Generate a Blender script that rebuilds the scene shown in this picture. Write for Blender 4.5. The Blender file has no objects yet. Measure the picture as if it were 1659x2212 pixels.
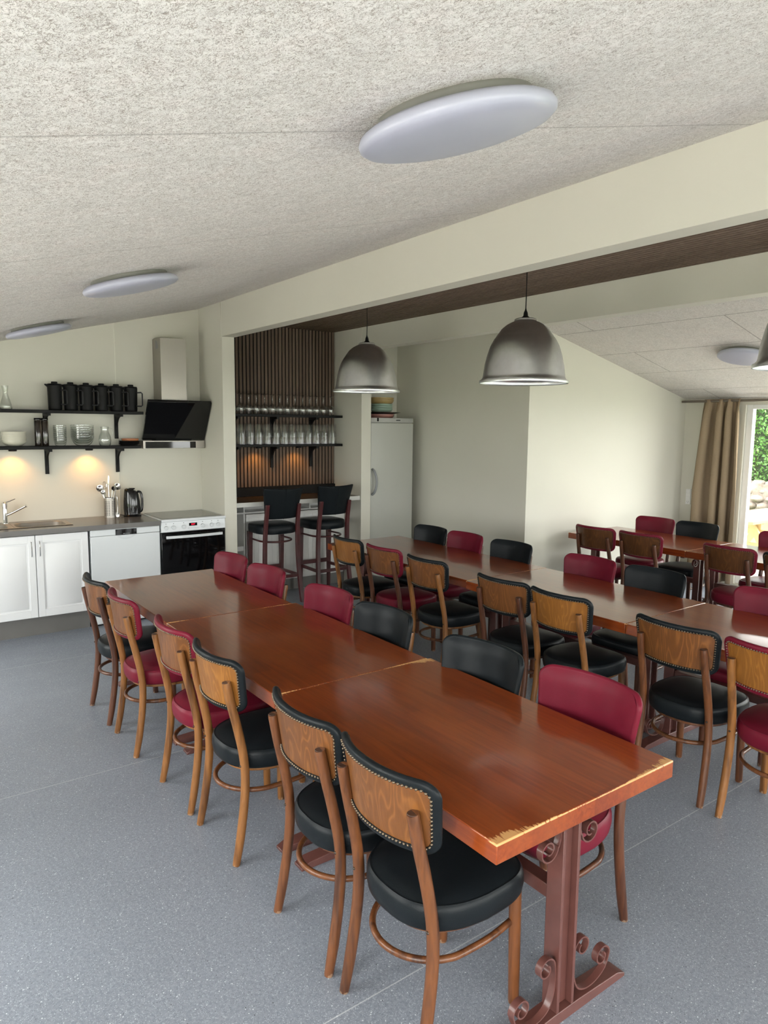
import bpy, math, random
from mathutils import Vector, Matrix
from math import sin, cos, pi, radians, sqrt, atan2, floor, hypot

random.seed(7)
scene = bpy.context.scene
COL = scene.collection

# ------------------------------------------------------------------ camera
W_PX, H_PX = 1659, 2212
F_PX = 1520.4
PITCH, YAW, ROLL = 0.122592, 0.632799, 0.010318
EYE = 1.86
fwd = Vector((sin(YAW) * cos(PITCH), cos(YAW) * cos(PITCH), -sin(PITCH)))
rt = Vector((cos(YAW), -sin(YAW), 0))
up = rt.cross(fwd)
r2 = cos(ROLL) * rt + sin(ROLL) * up
u2 = -sin(ROLL) * rt + cos(ROLL) * up
cam_d = bpy.data.cameras.new('camera')
cam = bpy.data.objects.new('camera', cam_d)
COL.objects.link(cam)
mw = Matrix((r2, u2, -fwd)).transposed().to_4x4()
mw.translation = Vector((0, 0, EYE))
cam.matrix_world = mw
cam_d.sensor_fit = 'HORIZONTAL'
cam_d.sensor_width = 36
cam_d.lens = F_PX / W_PX * 36
cam_d.clip_start = 0.05
cam_d.clip_end = 200
scene.camera = cam

# ------------------------------------------------------------------ view + daylight
scene.view_settings.view_transform = 'Standard'
scene.view_settings.look = 'None'
scene.view_settings.gamma = 1
scene.view_settings.use_curve_mapping = False
scene.view_settings.exposure = 0.18
scene.cycles.transparent_max_bounces = 40
wd = bpy.data.worlds.new('sky')
scene.world = wd
wd.use_nodes = True
bgn = wd.node_tree.nodes['Background']
bgn.inputs[0].default_value = (1.0, 0.975, 0.965, 1)
bgn.inputs[1].default_value = 11.0


def portal(name, loc, direction, w, h):
    d = bpy.data.lights.new(name, 'AREA')
    d.shape = 'RECTANGLE'
    d.size = w
    d.size_y = h
    o = bpy.data.objects.new(name, d)
    COL.objects.link(o)
    o.location = loc
    o.rotation_euler = Vector(direction).to_track_quat('-Z', 'Y').to_euler()
    d.cycles.is_portal = True
    return o


# ------------------------------------------------------------------ mesh helper
class M:
    def __init__(s):
        s.v = []
        s.f = []

    def add(s, vs, fs):
        b = len(s.v)
        s.v += [tuple(p) for p in vs]
        s.f += [tuple(i + b for i in f) for f in fs]
        return s

    def box(s, x0, x1, y0, y1, z0, z1):
        v = [(x0, y0, z0), (x1, y0, z0), (x1, y1, z0), (x0, y1, z0), (x0, y0, z1), (x1, y0, z1), (x1, y1, z1), (x0, y1, z1)]
        return s.add(v, [(0, 3, 2, 1), (4, 5, 6, 7), (0, 1, 5, 4), (1, 2, 6, 5), (2, 3, 7, 6), (3, 0, 4, 7)])

    def hexa(s, lo, hi):
        """two matching quads (lists of 4 points, same winding)"""
        return s.add(list(lo) + list(hi), [(0, 3, 2, 1), (4, 5, 6, 7), (0, 1, 5, 4), (1, 2, 6, 5), (2, 3, 7, 6), (3, 0, 4, 7)])

    def rings(s, rings, close=True, cap0=True, cap1=True):
        n = len(rings[0])
        vs = [p for r in rings for p in r]
        fs = []
        for i in range(len(rings) - 1):
            for j in range(n if close else n - 1):
                a = i * n + j
                b = i * n + (j + 1) % n
                fs.append((a, b, b + n, a + n))
        if cap0:
            fs.append(tuple(range(n - 1, -1, -1)))
        if cap1:
            fs.append(tuple(range((len(rings) - 1) * n, len(rings) * n)))
        return s.add(vs, fs)

    def lathe(s, prof, n=32, c=(0, 0, 0), cap0=False, cap1=False):
        R = []
        for r, z in prof:
            R.append([(c[0] + r * cos(2 * pi * k / n), c[1] + r * sin(2 * pi * k / n), c[2] + z) for k in range(n)])
        return s.rings(R, True, cap0, cap1)

    def tube(s, pts, r, n=10, caps=True, closed=False):
        P = [Vector(p) for p in pts]
        m = len(P)
        rr = r if isinstance(r, (list, tuple)) else [r] * m
        T = []
        for i in range(m):
            if closed:
                t = P[(i + 1) % m] - P[i - 1]
            else:
                t = P[min(i + 1, m - 1)] - P[max(i - 1, 0)]
            T.append(t.normalized())
        ref = Vector((0, 0, 1)) if abs(T[0].z) < 0.9 else Vector((1, 0, 0))
        nrm = T[0].cross(ref).normalized()
        R = []
        for i in range(m):
            nrm = (nrm - T[i] * nrm.dot(T[i])).normalized()
            b = T[i].cross(nrm)
            R.append([tuple(P[i] + rr[i] * (cos(2 * pi * k / n) * nrm + sin(2 * pi * k / n) * b)) for k in range(n)])
        if closed:
            R.append(R[0])
        return s.rings(R, True, caps and not closed, caps and not closed)

    def strip(s, pts, wid, th, axis='y'):
        """flat bar swept along a path in the plane normal to axis"""
        P = [Vector(p) for p in pts]
        m = len(P)
        A = Vector((0, 1, 0)) if axis == 'y' else Vector((1, 0, 0))
        R = []
        for i in range(m):
            t = (P[min(i + 1, m - 1)] - P[max(i - 1, 0)]).normalized()
            b = t.cross(A).normalized()
            R.append([tuple(P[i] + sx * A * wid / 2 + sy * b * th / 2) for sx, sy in ((-1, -1), (1, -1), (1, 1), (-1, 1))])
        return s.rings(R)

    def prism(s, poly, plane, d0, d1):
        def mp(p, d):
            return {'xy': (p[0], p[1], d), 'xz': (p[0], d, p[1]), 'yz': (d, p[0], p[1])}[plane]
        n = len(poly)
        return s.add([mp(p, d0) for p in poly] + [mp(p, d1) for p in poly],
                     [tuple(range(n - 1, -1, -1)), tuple(range(n, 2 * n))] + [(i, (i + 1) % n, (i + 1) % n + n, i + n) for i in range(n)])

    def dome(s, c, r, ax, n=8, k=2):
        ax = Vector(ax).normalized()
        ref = Vector((0, 0, 1)) if abs(ax.z) < 0.9 else Vector((1, 0, 0))
        a = ax.cross(ref).normalized()
        b = ax.cross(a)
        c = Vector(c)
        R = []
        for i in range(k + 1):
            ph = i * (pi / 2) / (k + 0.3)
            R.append([tuple(c + ax * r * sin(ph) + r * cos(ph) * (cos(2 * pi * j / n) * a + sin(2 * pi * j / n) * b)) for j in range(n)])
        return s.rings(R, True, False, True)

    def mesh(s, name, mat=None, ang=35):
        me = bpy.data.meshes.new(name)
        me.from_pydata(s.v, [], s.f)
        me.validate()
        import bmesh
        bm = bmesh.new()
        bm.from_mesh(me)
        bmesh.ops.recalc_face_normals(bm, faces=bm.faces)
        bm.to_mesh(me)
        bm.free()
        for p in me.polygons:
            p.use_smooth = True
        me.set_sharp_from_angle(angle=radians(ang))
        if mat:
            me.materials.append(mat)
        return me

    def build(s, name, mat=None, parent=None, bevel=0, ang=35, seg=2):
        o = bpy.data.objects.new(name, s.mesh(name, mat, ang))
        COL.objects.link(o)
        if parent:
            o.parent = parent
        if bevel:
            md = o.modifiers.new('bevel', 'BEVEL')
            md.width = bevel
            md.segments = seg
            md.limit_method = 'ANGLE'
            md.angle_limit = radians(40)
            md.harden_normals = False
        return o


def catmull(P, k=6):
    P = [Vector(p) for p in P]
    out = []
    for i in range(len(P) - 1):
        p0 = P[max(i - 1, 0)]
        p1 = P[i]
        p2 = P[i + 1]
        p3 = P[min(i + 2, len(P) - 1)]
        for j in range(k):
            t = j / k
            out.append(0.5 * ((2 * p1) + (-p0 + p2) * t + (2 * p0 - 5 * p1 + 4 * p2 - p3) * t * t + (-p0 + 3 * p1 - 3 * p2 + p3) * t ** 3))
    out.append(P[-1])
    return out


def tag(o, label, cat, group=None):
    o['label'] = label
    o['category'] = cat
    if group:
        o['group'] = group
    return o


def thing(name, label, cat, loc=(0, 0, 0), rz=0, group=None):
    o = bpy.data.objects.new(name, None)
    COL.objects.link(o)
    o.empty_display_size = 0.1
    o.location = loc
    o.rotation_euler = (0, 0, rz)
    return tag(o, label, cat, group)


def struct(o, label=None):
    o['kind'] = 'structure'
    if label:
        o['label'] = label
    return o


def kids(o):
    return [c for c in bpy.data.objects if c.parent == o]


def copy_tree(o, loc=None, rz=None, label=None, group=None, parent=None):
    c = o.copy()
    COL.objects.link(c)
    if parent:
        c.parent = parent
    if loc is not None:
        c.location = loc
    if rz is not None:
        c.rotation_euler = (0, 0, rz)
    if label:
        c['label'] = label
    if group:
        c['group'] = group
    for ch in kids(o):
        copy_tree(ch, parent=c)
    return c


# ------------------------------------------------------------------ materials
class NT:
    def __init__(s, name):
        s.m = bpy.data.materials.new(name)
        s.m.use_nodes = True
        s.t = s.m.node_tree
        s.b = s.t.nodes['Principled BSDF']
        s.out = s.t.nodes['Material Output']

    def n(s, typ, **kw):
        nd = s.t.nodes.new(typ)
        for k, v in kw.items():
            if k.startswith('i_'):
                key = k[2:]
                key = int(key) if key.isdigit() else key.replace('_', ' ')
                nd.inputs[key].default_value = v
            else:
                setattr(nd, k, v)
        return nd

    def l(s, a, b):
        s.t.links.new(a, b)

    def math(s, op, a, b=None, c=None, clamp=False):
        nd = s.t.nodes.new('ShaderNodeMath')
        nd.operation = op
        nd.use_clamp = clamp
        for i, x in enumerate((a, b, c)):
            if x is None:
                continue
            if isinstance(x, (int, float)):
                nd.inputs[i].default_value = x
            else:
                s.l(x, nd.inputs[i])
        return nd.outputs[0]

    def ramp(s, fac, stops, interp='LINEAR'):
        nd = s.t.nodes.new('ShaderNodeValToRGB')
        nd.color_ramp.interpolation = interp
        e = nd.color_ramp.elements
        while len(e) < len(stops):
            e.new(0.5)
        for i, (p, c) in enumerate(stops):
            e[i].position = p
            e[i].color = (c[0], c[1], c[2], 1) if not isinstance(c, (int, float)) else (c, c, c, 1)
        s.l(fac, nd.inputs[0])
        return nd.outputs[0]

    def mix(s, fac, a, b, typ='MIX'):
        nd = s.t.nodes.new('ShaderNodeMix')
        nd.data_type = 'RGBA'
        nd.blend_type = typ
        for sock, x in ((nd.inputs[0], fac), (nd.inputs[6], a), (nd.inputs[7], b)):
            if isinstance(x, (int, float)):
                sock.default_value = x
            elif isinstance(x, tuple):
                sock.default_value = (x[0], x[1], x[2], 1)
            else:
                s.l(x, sock)
        return nd.outputs[2]

    def coord(s, scale=(1, 1, 1), rnd=0, loc=(0, 0, 0), rot=(0, 0, 0)):
        tc = s.n('ShaderNodeTexCoord')
        mp = s.n('ShaderNodeMapping')
        mp.inputs['Scale'].default_value = scale
        mp.inputs['Location'].default_value = loc
        mp.inputs['Rotation'].default_value = rot
        src = tc.outputs['Object']
        if rnd:
            oi = s.n('ShaderNodeObjectInfo')
            va = s.n('ShaderNodeVectorMath', operation='ADD')
            s.l(src, va.inputs[0])
            sc = s.math('MULTIPLY', oi.outputs['Random'], rnd)
            cx = s.n('ShaderNodeCombineXYZ')
            for i in range(3):
                s.l(sc, cx.inputs[i])
            s.l(cx.outputs[0], va.inputs[1])
            src = va.outputs[0]
        s.l(src, mp.inputs[0])
        return mp.outputs[0]

    def noise(s, vec, scale, detail=2, rough=0.5, dist=0):
        nd = s.n('ShaderNodeTexNoise')
        nd.inputs['Scale'].default_value = scale
        nd.inputs['Detail'].default_value = detail
        nd.inputs['Roughness'].default_value = rough
        nd.inputs['Distortion'].default_value = dist
        s.l(vec, nd.inputs['Vector'])
        return nd.outputs['Fac']

    def bump(s, h, strength=0.2, dist=0.01):
        nd = s.n('ShaderNodeBump')
        nd.inputs['Strength'].default_value = strength
        nd.inputs['Distance'].default_value = dist
        s.l(h, nd.inputs['Height'])
        s.l(nd.outputs[0], s.b.inputs['Normal'])

    def base(s, c=None, rough=None, metal=None, coat=None, spec=None):
        if c is not None:
            if isinstance(c, tuple):
                s.b.inputs['Base Color'].default_value = (c[0], c[1], c[2], 1)
            else:
                s.l(c, s.b.inputs['Base Color'])
        if rough is not None:
            if isinstance(rough, (int, float)):
                s.b.inputs['Roughness'].default_value = rough
            else:
                s.l(rough, s.b.inputs['Roughness'])
        if metal is not None:
            s.b.inputs['Metallic'].default_value = metal
        if coat is not None:
            s.b.inputs['Coat Weight'].default_value = coat
            s.b.inputs['Coat Roughness'].default_value = 0.12
        if spec is not None:
            s.b.inputs['Specular IOR Level'].default_value = spec
        return s


def plain(name, c, rough=0.5, metal=0, coat=None, spec=None, var=0.04, vs=8, bump=0):
    t = NT(name)
    v = t.coord(rnd=3)
    n = t.noise(v, vs, 3)
    lo = tuple(max(0, x * (1 - var)) for x in c)
    hi = tuple(x * (1 + var) for x in c)
    t.base(t.ramp(n, [(0.3, lo), (0.7, hi)]), rough, metal, coat, spec)
    if bump:
        t.bump(t.noise(v, 220, 2), bump, 0.002)
    return t.m


def emit(name, c, s):
    t = NT(name)
    e = t.n('ShaderNodeEmission')
    e.inputs[0].default_value = (*c, 1)
    e.inputs[1].default_value = s
    t.l(e.outputs[0], t.out.inputs[0])
    return t.m


def thin_glass(name, tint=(1, 1, 1), refl=1.0, ior=1.5):
    t = NT(name)
    tr = t.n('ShaderNodeBsdfTransparent')
    tr.inputs[0].default_value = (*tint, 1)
    gl = t.n('ShaderNodeBsdfGlossy')
    gl.inputs['Roughness'].default_value = 0.02
    geo = t.n('ShaderNodeNewGeometry')
    dp = t.n('ShaderNodeVectorMath', operation='DOT_PRODUCT')
    t.l(geo.outputs['Normal'], dp.inputs[0])
    t.l(geo.outputs['Incoming'], dp.inputs[1])
    c5 = t.math('POWER', t.math('SUBTRACT', 1, t.math('ABSOLUTE', dp.outputs['Value']), clamp=True), 4.0)
    f0 = ((ior - 1) / (ior + 1)) ** 2
    ms = t.n('ShaderNodeMixShader')
    f = t.math('MULTIPLY', t.math('MULTIPLY_ADD', c5, 1 - f0, f0), refl, clamp=True)
    t.l(f, ms.inputs[0])
    t.l(tr.outputs[0], ms.inputs[1])
    t.l(gl.outputs[0], ms.inputs[2])
    t.l(ms.outputs[0], t.out.inputs[0])
    return t.m


def wallpaint(name, c):
    t = NT(name)
    v = t.coord()
    n = t.noise(v, 1.3, 3)
    t.base(t.ramp(n, [(0.3, tuple(x * 0.985 for x in c)), (0.7, tuple(x * 1.015 for x in c))]), 0.55)
    t.bump(t.noise(v, 160, 3, 0.6), 0.12, 0.002)
    return t.m


WALL = wallpaint('painted cream wall', (0.625, 0.61, 0.53))
WHITE = plain('white lacquer', (0.78, 0.78, 0.76), 0.35, var=0.01)
FRAMEW = plain('white window frame', (0.8, 0.81, 0.8), 0.35, var=0.01)


def troldtekt(name, tone, jx0, jxs, jy0, jys, stagger, contrast=1.0, jstr=0.55):
    """wood-wool cement boards: curly pale strands with dark gaps, and board joints"""
    t = NT(name)
    v = t.coord()
    masks = []
    for i, (sc, dist, th, lc) in enumerate(((50, 1.8, 0.036, 0), (68, 2.6, 0.034, 5.3), (95, 1.4, 0.04, 9.1))):
        vv = t.coord(loc=(lc, lc * 2, -lc), rot=(0, 0, 0.7 * i), scale=(1, 1.25, 1) if i % 2 else (1.2, 1, 1))
        n = t.noise(vv, sc, 1.5, 0.5, dist)
        d = t.math('ABSOLUTE', t.math('SUBTRACT', n, 0.5))
        masks.append(t.math('DIVIDE', d, th, clamp=True))
    patch = t.noise(v, 75, 2, 0.6)
    gate = t.ramp(patch, [(0.48, 0), (0.60, 1)])
    # gaps only where the gate opens
    g1 = t.math('MAXIMUM', masks[0], gate)
    gate2 = t.ramp(t.noise(t.coord(loc=(3, 1, 2)), 60, 2, 0.6), [(0.49, 0), (0.60, 1)])
    g2 = t.math('MAXIMUM', masks[1], gate2)
    gate3 = t.ramp(t.noise(t.coord(loc=(7, 4, 2)), 40, 3, 0.6), [(0.50, 0), (0.62, 1)])
    g3 = t.math('MAXIMUM', masks[2], gate3)
    m = t.math('MULTIPLY', t.math('MULTIPLY', g1, g2), g3)
    blot = t.noise(v, 9, 4, 0.65)
    light = t.ramp(blot, [(0.3, tuple(x * 0.93 for x in tone)), (0.5, tone), (0.75, (tone[0] * 1.03, tone[1] * 1.0, tone[2] * 1.0))])
    dark = t.mix(t.noise(v, 30, 1), (tone[0] * 0.42, tone[1] * 0.39, tone[2] * 0.37), (tone[0] * 0.56, tone[1] * 0.49, tone[2] * 0.45))
    mm = t.ramp(m, [(0.0, 0.0), (0.75, 1.0)])
    colr = t.mix(mm, dark, light)
    if contrast < 1:
        colr = t.mix(1 - contrast, colr, light)
    # joints
    tc = t.n('ShaderNodeTexCoord')
    sp = t.n('ShaderNodeSeparateXYZ')
    t.l(tc.outputs['Object'], sp.inputs[0])
    xx = t.math('DIVIDE', t.math('SUBTRACT', sp.outputs[0], jx0 - 50 * jxs), jxs)
    fx = t.math('FRACT', xx)
    ix = t.math('FLOOR', xx)
    dx = t.math('MULTIPLY', t.math('MINIMUM', fx, t.math('SUBTRACT', 1, fx)), jxs)
    par = t.math('FRACT', t.math('MULTIPLY', ix, 0.5))
    yy = t.math('DIVIDE', t.math('SUBTRACT', sp.outputs[1], jy0 - 50 * jys), jys)
    if stagger:
        yy = t.math('ADD', yy, par)
    fy = t.math('FRACT', yy)
    dy = t.math('MULTIPLY', t.math('MINIMUM', fy, t.math('SUBTRACT', 1, fy)), jys)
    wob = t.math('MULTIPLY', t.noise(v, 70, 2), 0.006)
    if not stagger:
        dx = t.math('ADD', dx, 0.02)
    dj = t.math('SUBTRACT', t.math('MINIMUM', dx, dy), wob)
    jm = t.math('DIVIDE', dj, 0.003, clamp=True)
    colr = t.mix(t.math('MULTIPLY_ADD', jm, jstr, 1 - jstr), (0.13, 0.11, 0.09), colr)
    t.base(colr, 0.9, spec=0.1)
    t.bump(t.math('MULTIPLY', m, t.math('MULTIPLY_ADD', jm, 0.8, 0.2)), 0.55, 0.006)
    return t.m


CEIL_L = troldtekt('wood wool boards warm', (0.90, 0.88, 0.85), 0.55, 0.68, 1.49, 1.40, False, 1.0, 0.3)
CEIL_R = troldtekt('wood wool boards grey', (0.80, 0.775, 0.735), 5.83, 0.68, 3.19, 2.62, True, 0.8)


def floor_mat():
    t = NT('speckled blue grey vinyl')
    v = t.coord()
    base = t.ramp(t.noise(v, 90, 4, 0.7), [(0.3, (0.165, 0.185, 0.222)), (0.7, (0.265, 0.288, 0.335))])
    big = t.ramp(t.noise(v, 1.1, 3), [(0.3, (0.92, 0.92, 0.92)), (0.7, (1.06, 1.06, 1.06))])
    base = t.mix(1.0, base, big, 'MULTIPLY')

    def flecks(sc, th, seed, size):
        vo = t.n('ShaderNodeTexVoronoi')
        vo.inputs['Scale'].default_value = sc
        vv = t.coord(loc=(seed, seed * 1.7, 0), rot=(0, 0, seed))
        wv = t.n('ShaderNodeVectorMath', operation='ADD')
        nz = t.n('ShaderNodeTexNoise')
        nz.inputs['Scale'].default_value = sc * 1.3
        t.l(vv, nz.inputs['Vector'])
        scl = t.n('ShaderNodeVectorMath', operation='SCALE')
        scl.inputs['Scale'].default_value = 0.5 / sc
        t.l(nz.outputs['Color'], scl.inputs[0])
        t.l(vv, wv.inputs[0])
        t.l(scl.outputs[0], wv.inputs[1])
        t.l(wv.outputs[0], vo.inputs['Vector'])
        sp = t.n('ShaderNodeSeparateColor')
        t.l(vo.outputs['Color'], sp.inputs[0])
        sel = t.math('GREATER_THAN', sp.outputs[0], th)
        rad = t.math('LESS_THAN', vo.outputs['Distance'], size)
        return t.math('MULTIPLY', sel, rad)
    c = t.mix(flecks(250, 0.88, 1.3, 0.42), base, (0.41, 0.44, 0.49))
    c = t.mix(flecks(240, 0.88, 4.7, 0.4), c, (0.13, 0.145, 0.17))
    c = t.mix(flecks(300, 0.8, 8.7, 0.4), c, (0.34, 0.365, 0.415))
    c = t.mix(flecks(125, 0.955, 2.2, 0.27), c, (0.62, 0.65, 0.68))
    c = t.mix(flecks(130, 0.985, 6.2, 0.24), c, (0.04, 0.045, 0.05))
    # welded seams
    tc = t.n('ShaderNodeTexCoord')
    sp = t.n('ShaderNodeSeparateXYZ')
    t.l(tc.outputs['Object'], sp.inputs[0])
    yy = t.math('DIVIDE', t.math('ADD', sp.outputs[1], 50 * 2.06 - 1.705), 2.06)
    fy = t.math('FRACT', yy)
    dy = t.math('MULTIPLY', t.math('MINIMUM', fy, t.math('SUBTRACT', 1, fy)), 2.06)
    seam = t.math('LESS_THAN', dy, 0.0022)
    c = t.mix(t.math('MULTIPLY', seam, 0.6), c, (0.55, 0.56, 0.58))
    rough = t.ramp(t.noise(v, 6, 3), [(0.3, 0.36), (0.7, 0.46)])
    t.base(c, rough, spec=0.5)
    t.bump(t.noise(v, 260, 2), 0.06, 0.001)
    return t.m


FLOOR = floor_mat()


def veneer(name, lo, hi, scale=1.0):
    t = NT(name)
    v = t.coord((8.0 * scale, 8.0 * scale, 1.7 * scale), rnd=7)
    n = t.noise(v, 1.0, 2, 0.55, 0.5)
    rings = t.math('SINE', t.math('MULTIPLY', n, 80))
    r01 = t.math('POWER', t.math('MULTIPLY_ADD', rings, 0.5, 0.5), 4.5)
    fib = t.noise(t.coord((160, 160, 10), rnd=3), 1.0, 3, 0.6)
    big = t.noise(t.coord((3, 3, 1.5), rnd=5), 1.5, 2)
    md_ = tuple(a * .45 + b * .55 for a, b in zip(lo, hi))
    c = t.mix(t.math('MULTIPLY', r01, 0.7), t.mix(big, lo, md_), hi)
    c = t.mix(t.math('MULTIPLY', fib, 0.5), c, tuple(x * 0.6 for x in lo))
    t.base(c, t.ramp(fib, [(0.3, 0.3), (0.7, 0.42)]), coat=0.12, spec=.35)
    return t.m


def stain(name, lo, hi):
    t = NT(name)
    v = t.coord((26, 26, 2.2), rnd=9)
    n = t.noise(v, 1.0, 3, 0.6, 0.4)
    fl = t.noise(t.coord((120, 120, 14), rnd=4), 1.0, 2)
    c = t.ramp(n, [(0.33, lo), (0.55, hi), (0.75, tuple(x * 0.75 for x in hi))])
    c = t.mix(t.math('MULTIPLY', fl, 0.45), c, tuple(x * 0.55 for x in lo))
    # scuffed feet: pale wear close to the floor
    tc = t.n('ShaderNodeTexCoord')
    sp = t.n('ShaderNodeSeparateXYZ')
    t.l(tc.outputs['Object'], sp.inputs[0])
    wn = t.noise(t.coord((60, 60, 30), rnd=4), 1.0, 3, 0.7)
    near = t.math('SUBTRACT', 1, t.math('DIVIDE', sp.outputs[2], 0.05), clamp=True)
    wear = t.math('GREATER_THAN', t.math('MULTIPLY', near, wn), 0.46)
    c = t.mix(t.math('MULTIPLY', wear, 0.45), c, (0.36, 0.26, 0.18))
    t.base(c, 0.34, coat=0.12, spec=.4)
    return t.m


POSTS = {
    'gold': stain('honey beech', (0.095, 0.036, 0.010), (0.28, 0.115, 0.031)),
    'mid': stain('brown beech', (0.055, 0.019, 0.008), (0.17, 0.060, 0.020)),
    'dark': stain('walnut beech', (0.045, 0.016, 0.009), (0.12, 0.042, 0.019)),
}
BOARDS = {
    'gold': veneer('golden veneer', (0.19, 0.070, 0.012), (0.37, 0.155, 0.032)),
    'mid': veneer('brown veneer', (0.105, 0.036, 0.010), (0.27, 0.105, 0.027)),
    'dark': veneer('dark veneer', (0.065, 0.024, 0.008), (0.16, 0.062, 0.018)),
}


def leather(name, c, rough=0.34):
    t = NT(name)
    v = t.coord(rnd=2)
    n = t.noise(v, 6, 3)
    t.base(t.ramp(n, [(0.3, tuple(x * 0.88 for x in c)), (0.7, tuple(x * 1.1 for x in c))]), rough, spec=0.14)
    vo = t.n('ShaderNodeTexVoronoi')
    vo.inputs['Scale'].default_value = 330
    t.l(v, vo.inputs['Vector'])
    h = t.math('ADD', vo.outputs['Distance'], t.math('MULTIPLY', t.noise(v, 14, 2), 0.9))
    t.bump(h, 0.08, 0.002)
    return t.m


BLACKL = leather('black leatherette', (0.008, 0.0105, 0.0125), 0.36)
REDL = leather('burgundy leatherette', (0.135, 0.009, 0.022), 0.36)
NAIL = plain('antique brass nails', (0.15, 0.115, 0.08), 0.35, 0.9)
BOLT = plain('dark bolt', (0.06, 0.045, 0.035), 0.4, 0.8)


def table_mat():
    t = NT('red brown varnished wood')
    tc = t.n('ShaderNodeTexCoord')
    sp = t.n('ShaderNodeSeparateXYZ')
    t.l(tc.outputs['Object'], sp.inputs[0])
    # lamella planks along Y
    px = t.math('FLOOR', t.math('DIVIDE', sp.outputs[0], 0.092))
    cy = t.n('ShaderNodeCombineXYZ')
    oi = t.n('ShaderNodeObjectInfo')
    py = t.math('FLOOR', t.math('DIVIDE', t.math('ADD', sp.outputs[1], t.math('MULTIPLY', t.math('FRACT', t.math('MULTIPLY', px, 0.37)), 0.7)), 0.62))
    t.l(px, cy.inputs[0])
    t.l(py, cy.inputs[1])
    t.l(t.math('MULTIPLY', oi.outputs['Random'], 40), cy.inputs[2])
    wn = t.n('ShaderNodeTexWhiteNoise')
    wn.noise_dimensions = '3D'
    t.l(cy.outputs[0], wn.inputs['Vector'])
    grain = t.noise(t.coord((55, 3.0, 55), rnd=5), 1.0, 4, 0.65, 0.6)
    cloud = t.noise(t.coord((3, 1.2, 3), rnd=5), 1.3, 3)
    c = t.ramp(grain, [(0.3, (0.160, 0.024, 0.004)), (0.6, (0.250, 0.048, 0.007)), (0.85, (0.285, 0.061, 0.010))])
    c = t.mix(t.math('MULTIPLY', wn.outputs[0], 0.42), c, (0.13, 0.020, 0.006))
    c = t.mix(t.math('MULTIPLY', t.ramp(cloud, [(0.4, 0), (0.65, 1)]), 0.4), c, (0.30, 0.075, 0.016))
    # worn varnish near the end edges: distance to end / side edges in metres (attribute-free: uses per-table size)
    geo = t.n('ShaderNodeAttribute')
    geo.attribute_type = 'OBJECT'
    geo.attribute_name = 'halfL'
    hl = geo.outputs['Fac']
    ge2 = t.n('ShaderNodeAttribute')
    ge2.attribute_type = 'OBJECT'
    ge2.attribute_name = 'halfW'
    hw = ge2.outputs['Fac']
    de = t.math('SUBTRACT', hl, t.math('ABSOLUTE', sp.outputs[1]))
    ds = t.math('SUBTRACT', hw, t.math('ABSOLUTE', sp.outputs[0]))
    zt = t.math('SUBTRACT', 0.75, sp.outputs[2])
    streak = t.noise(t.coord((110, 6, 60), rnd=5), 1.0, 4, 0.75)
    patch = t.noise(t.coord((6, 6, 6), rnd=8), 1.0, 2)
    ge3 = t.n('ShaderNodeAttribute')
    ge3.attribute_type = 'OBJECT'
    ge3.attribute_name = 'worn'
    wa = ge3.outputs['Fac']
    corner = t.math('MULTIPLY', t.math('SUBTRACT', 1, t.math('DIVIDE', ds, 0.27), clamp=True), wa)
    depth = t.math('MULTIPLY_ADD', corner, 0.080, 0.0022)
    e1 = t.math('SUBTRACT', 1, t.math('DIVIDE', de, depth), clamp=True)
    w1 = t.math('GREATER_THAN', t.math('MULTIPLY', t.math('ADD', e1, t.math('MULTIPLY', corner, 0.22)), t.math('MULTIPLY', streak, patch)), 0.215)
    e1b = t.math('GREATER_THAN', e1, 0.02)
    topm = t.math('LESS_THAN', zt, 0.006)
    w1 = t.math('MULTIPLY', w1, t.math('MULTIPLY', e1b, topm))
    e2 = t.math('SUBTRACT', 1, t.math('DIVIDE', ds, 0.008), clamp=True)
    cn = t.noise(t.coord((30, 22, 30), rnd=5), 1.0, 4, 0.8)
    top = t.math('SUBTRACT', 1, t.math('DIVIDE', zt, 0.007), clamp=True)
    w2 = t.math('GREATER_THAN', t.math('MULTIPLY', t.math('MULTIPLY', e2, top), cn), 0.47)
    chips = t.math('GREATER_THAN', t.noise(t.coord((70, 70, 60), rnd=5), 1.0, 2, 0.5), 0.81)
    rim = t.math('MAXIMUM', t.math('LESS_THAN', de, 0.01), t.math('LESS_THAN', ds, 0.01))
    w3 = t.math('MULTIPLY', chips, rim)
    wear = t.math('MAXIMUM', t.math('MAXIMUM', w1, w2), w3)
    c = t.mix(t.math('MULTIPLY', wear, 0.85), c, (0.66, 0.36, 0.14))
    rough = t.math('ADD', t.math('MULTIPLY', wear, 0.35), t.math('MULTIPLY_ADD', t.noise(t.coord((20, 4, 20)), 1.0, 3), 0.02, 0.28))
    t.base(c, rough, spec=0.2, coat=0.75)
    t.b.inputs['Coat Roughness'].default_value = 0.09
    t.bump(t.math('SUBTRACT', t.math('MULTIPLY', cloud, 0.5), t.math('MULTIPLY', wear, 0.6)), 0.03, 0.002)
    return t.m


TABLE = table_mat()
IRON = plain('brown painted iron', (0.105, 0.040, 0.033), 0.33, 0.0, coat=0.2, var=0.12, vs=20)
FOOTW = plain('worn foot tip', (0.16, 0.11, 0.08), 0.6)
BLACKSH = plain('black shelf', (0.006, 0.006, 0.006), 0.5, spec=0.2)
BLACKPL = plain('matte black plastic', (0.006, 0.006, 0.0065), 0.45, spec=0.25)
BLACKGL = plain('black glass', (0.003, 0.003, 0.0035), 0.04)
GREYGL = plain('grey glass hob', (0.10, 0.10, 0.09), 0.12)


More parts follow.
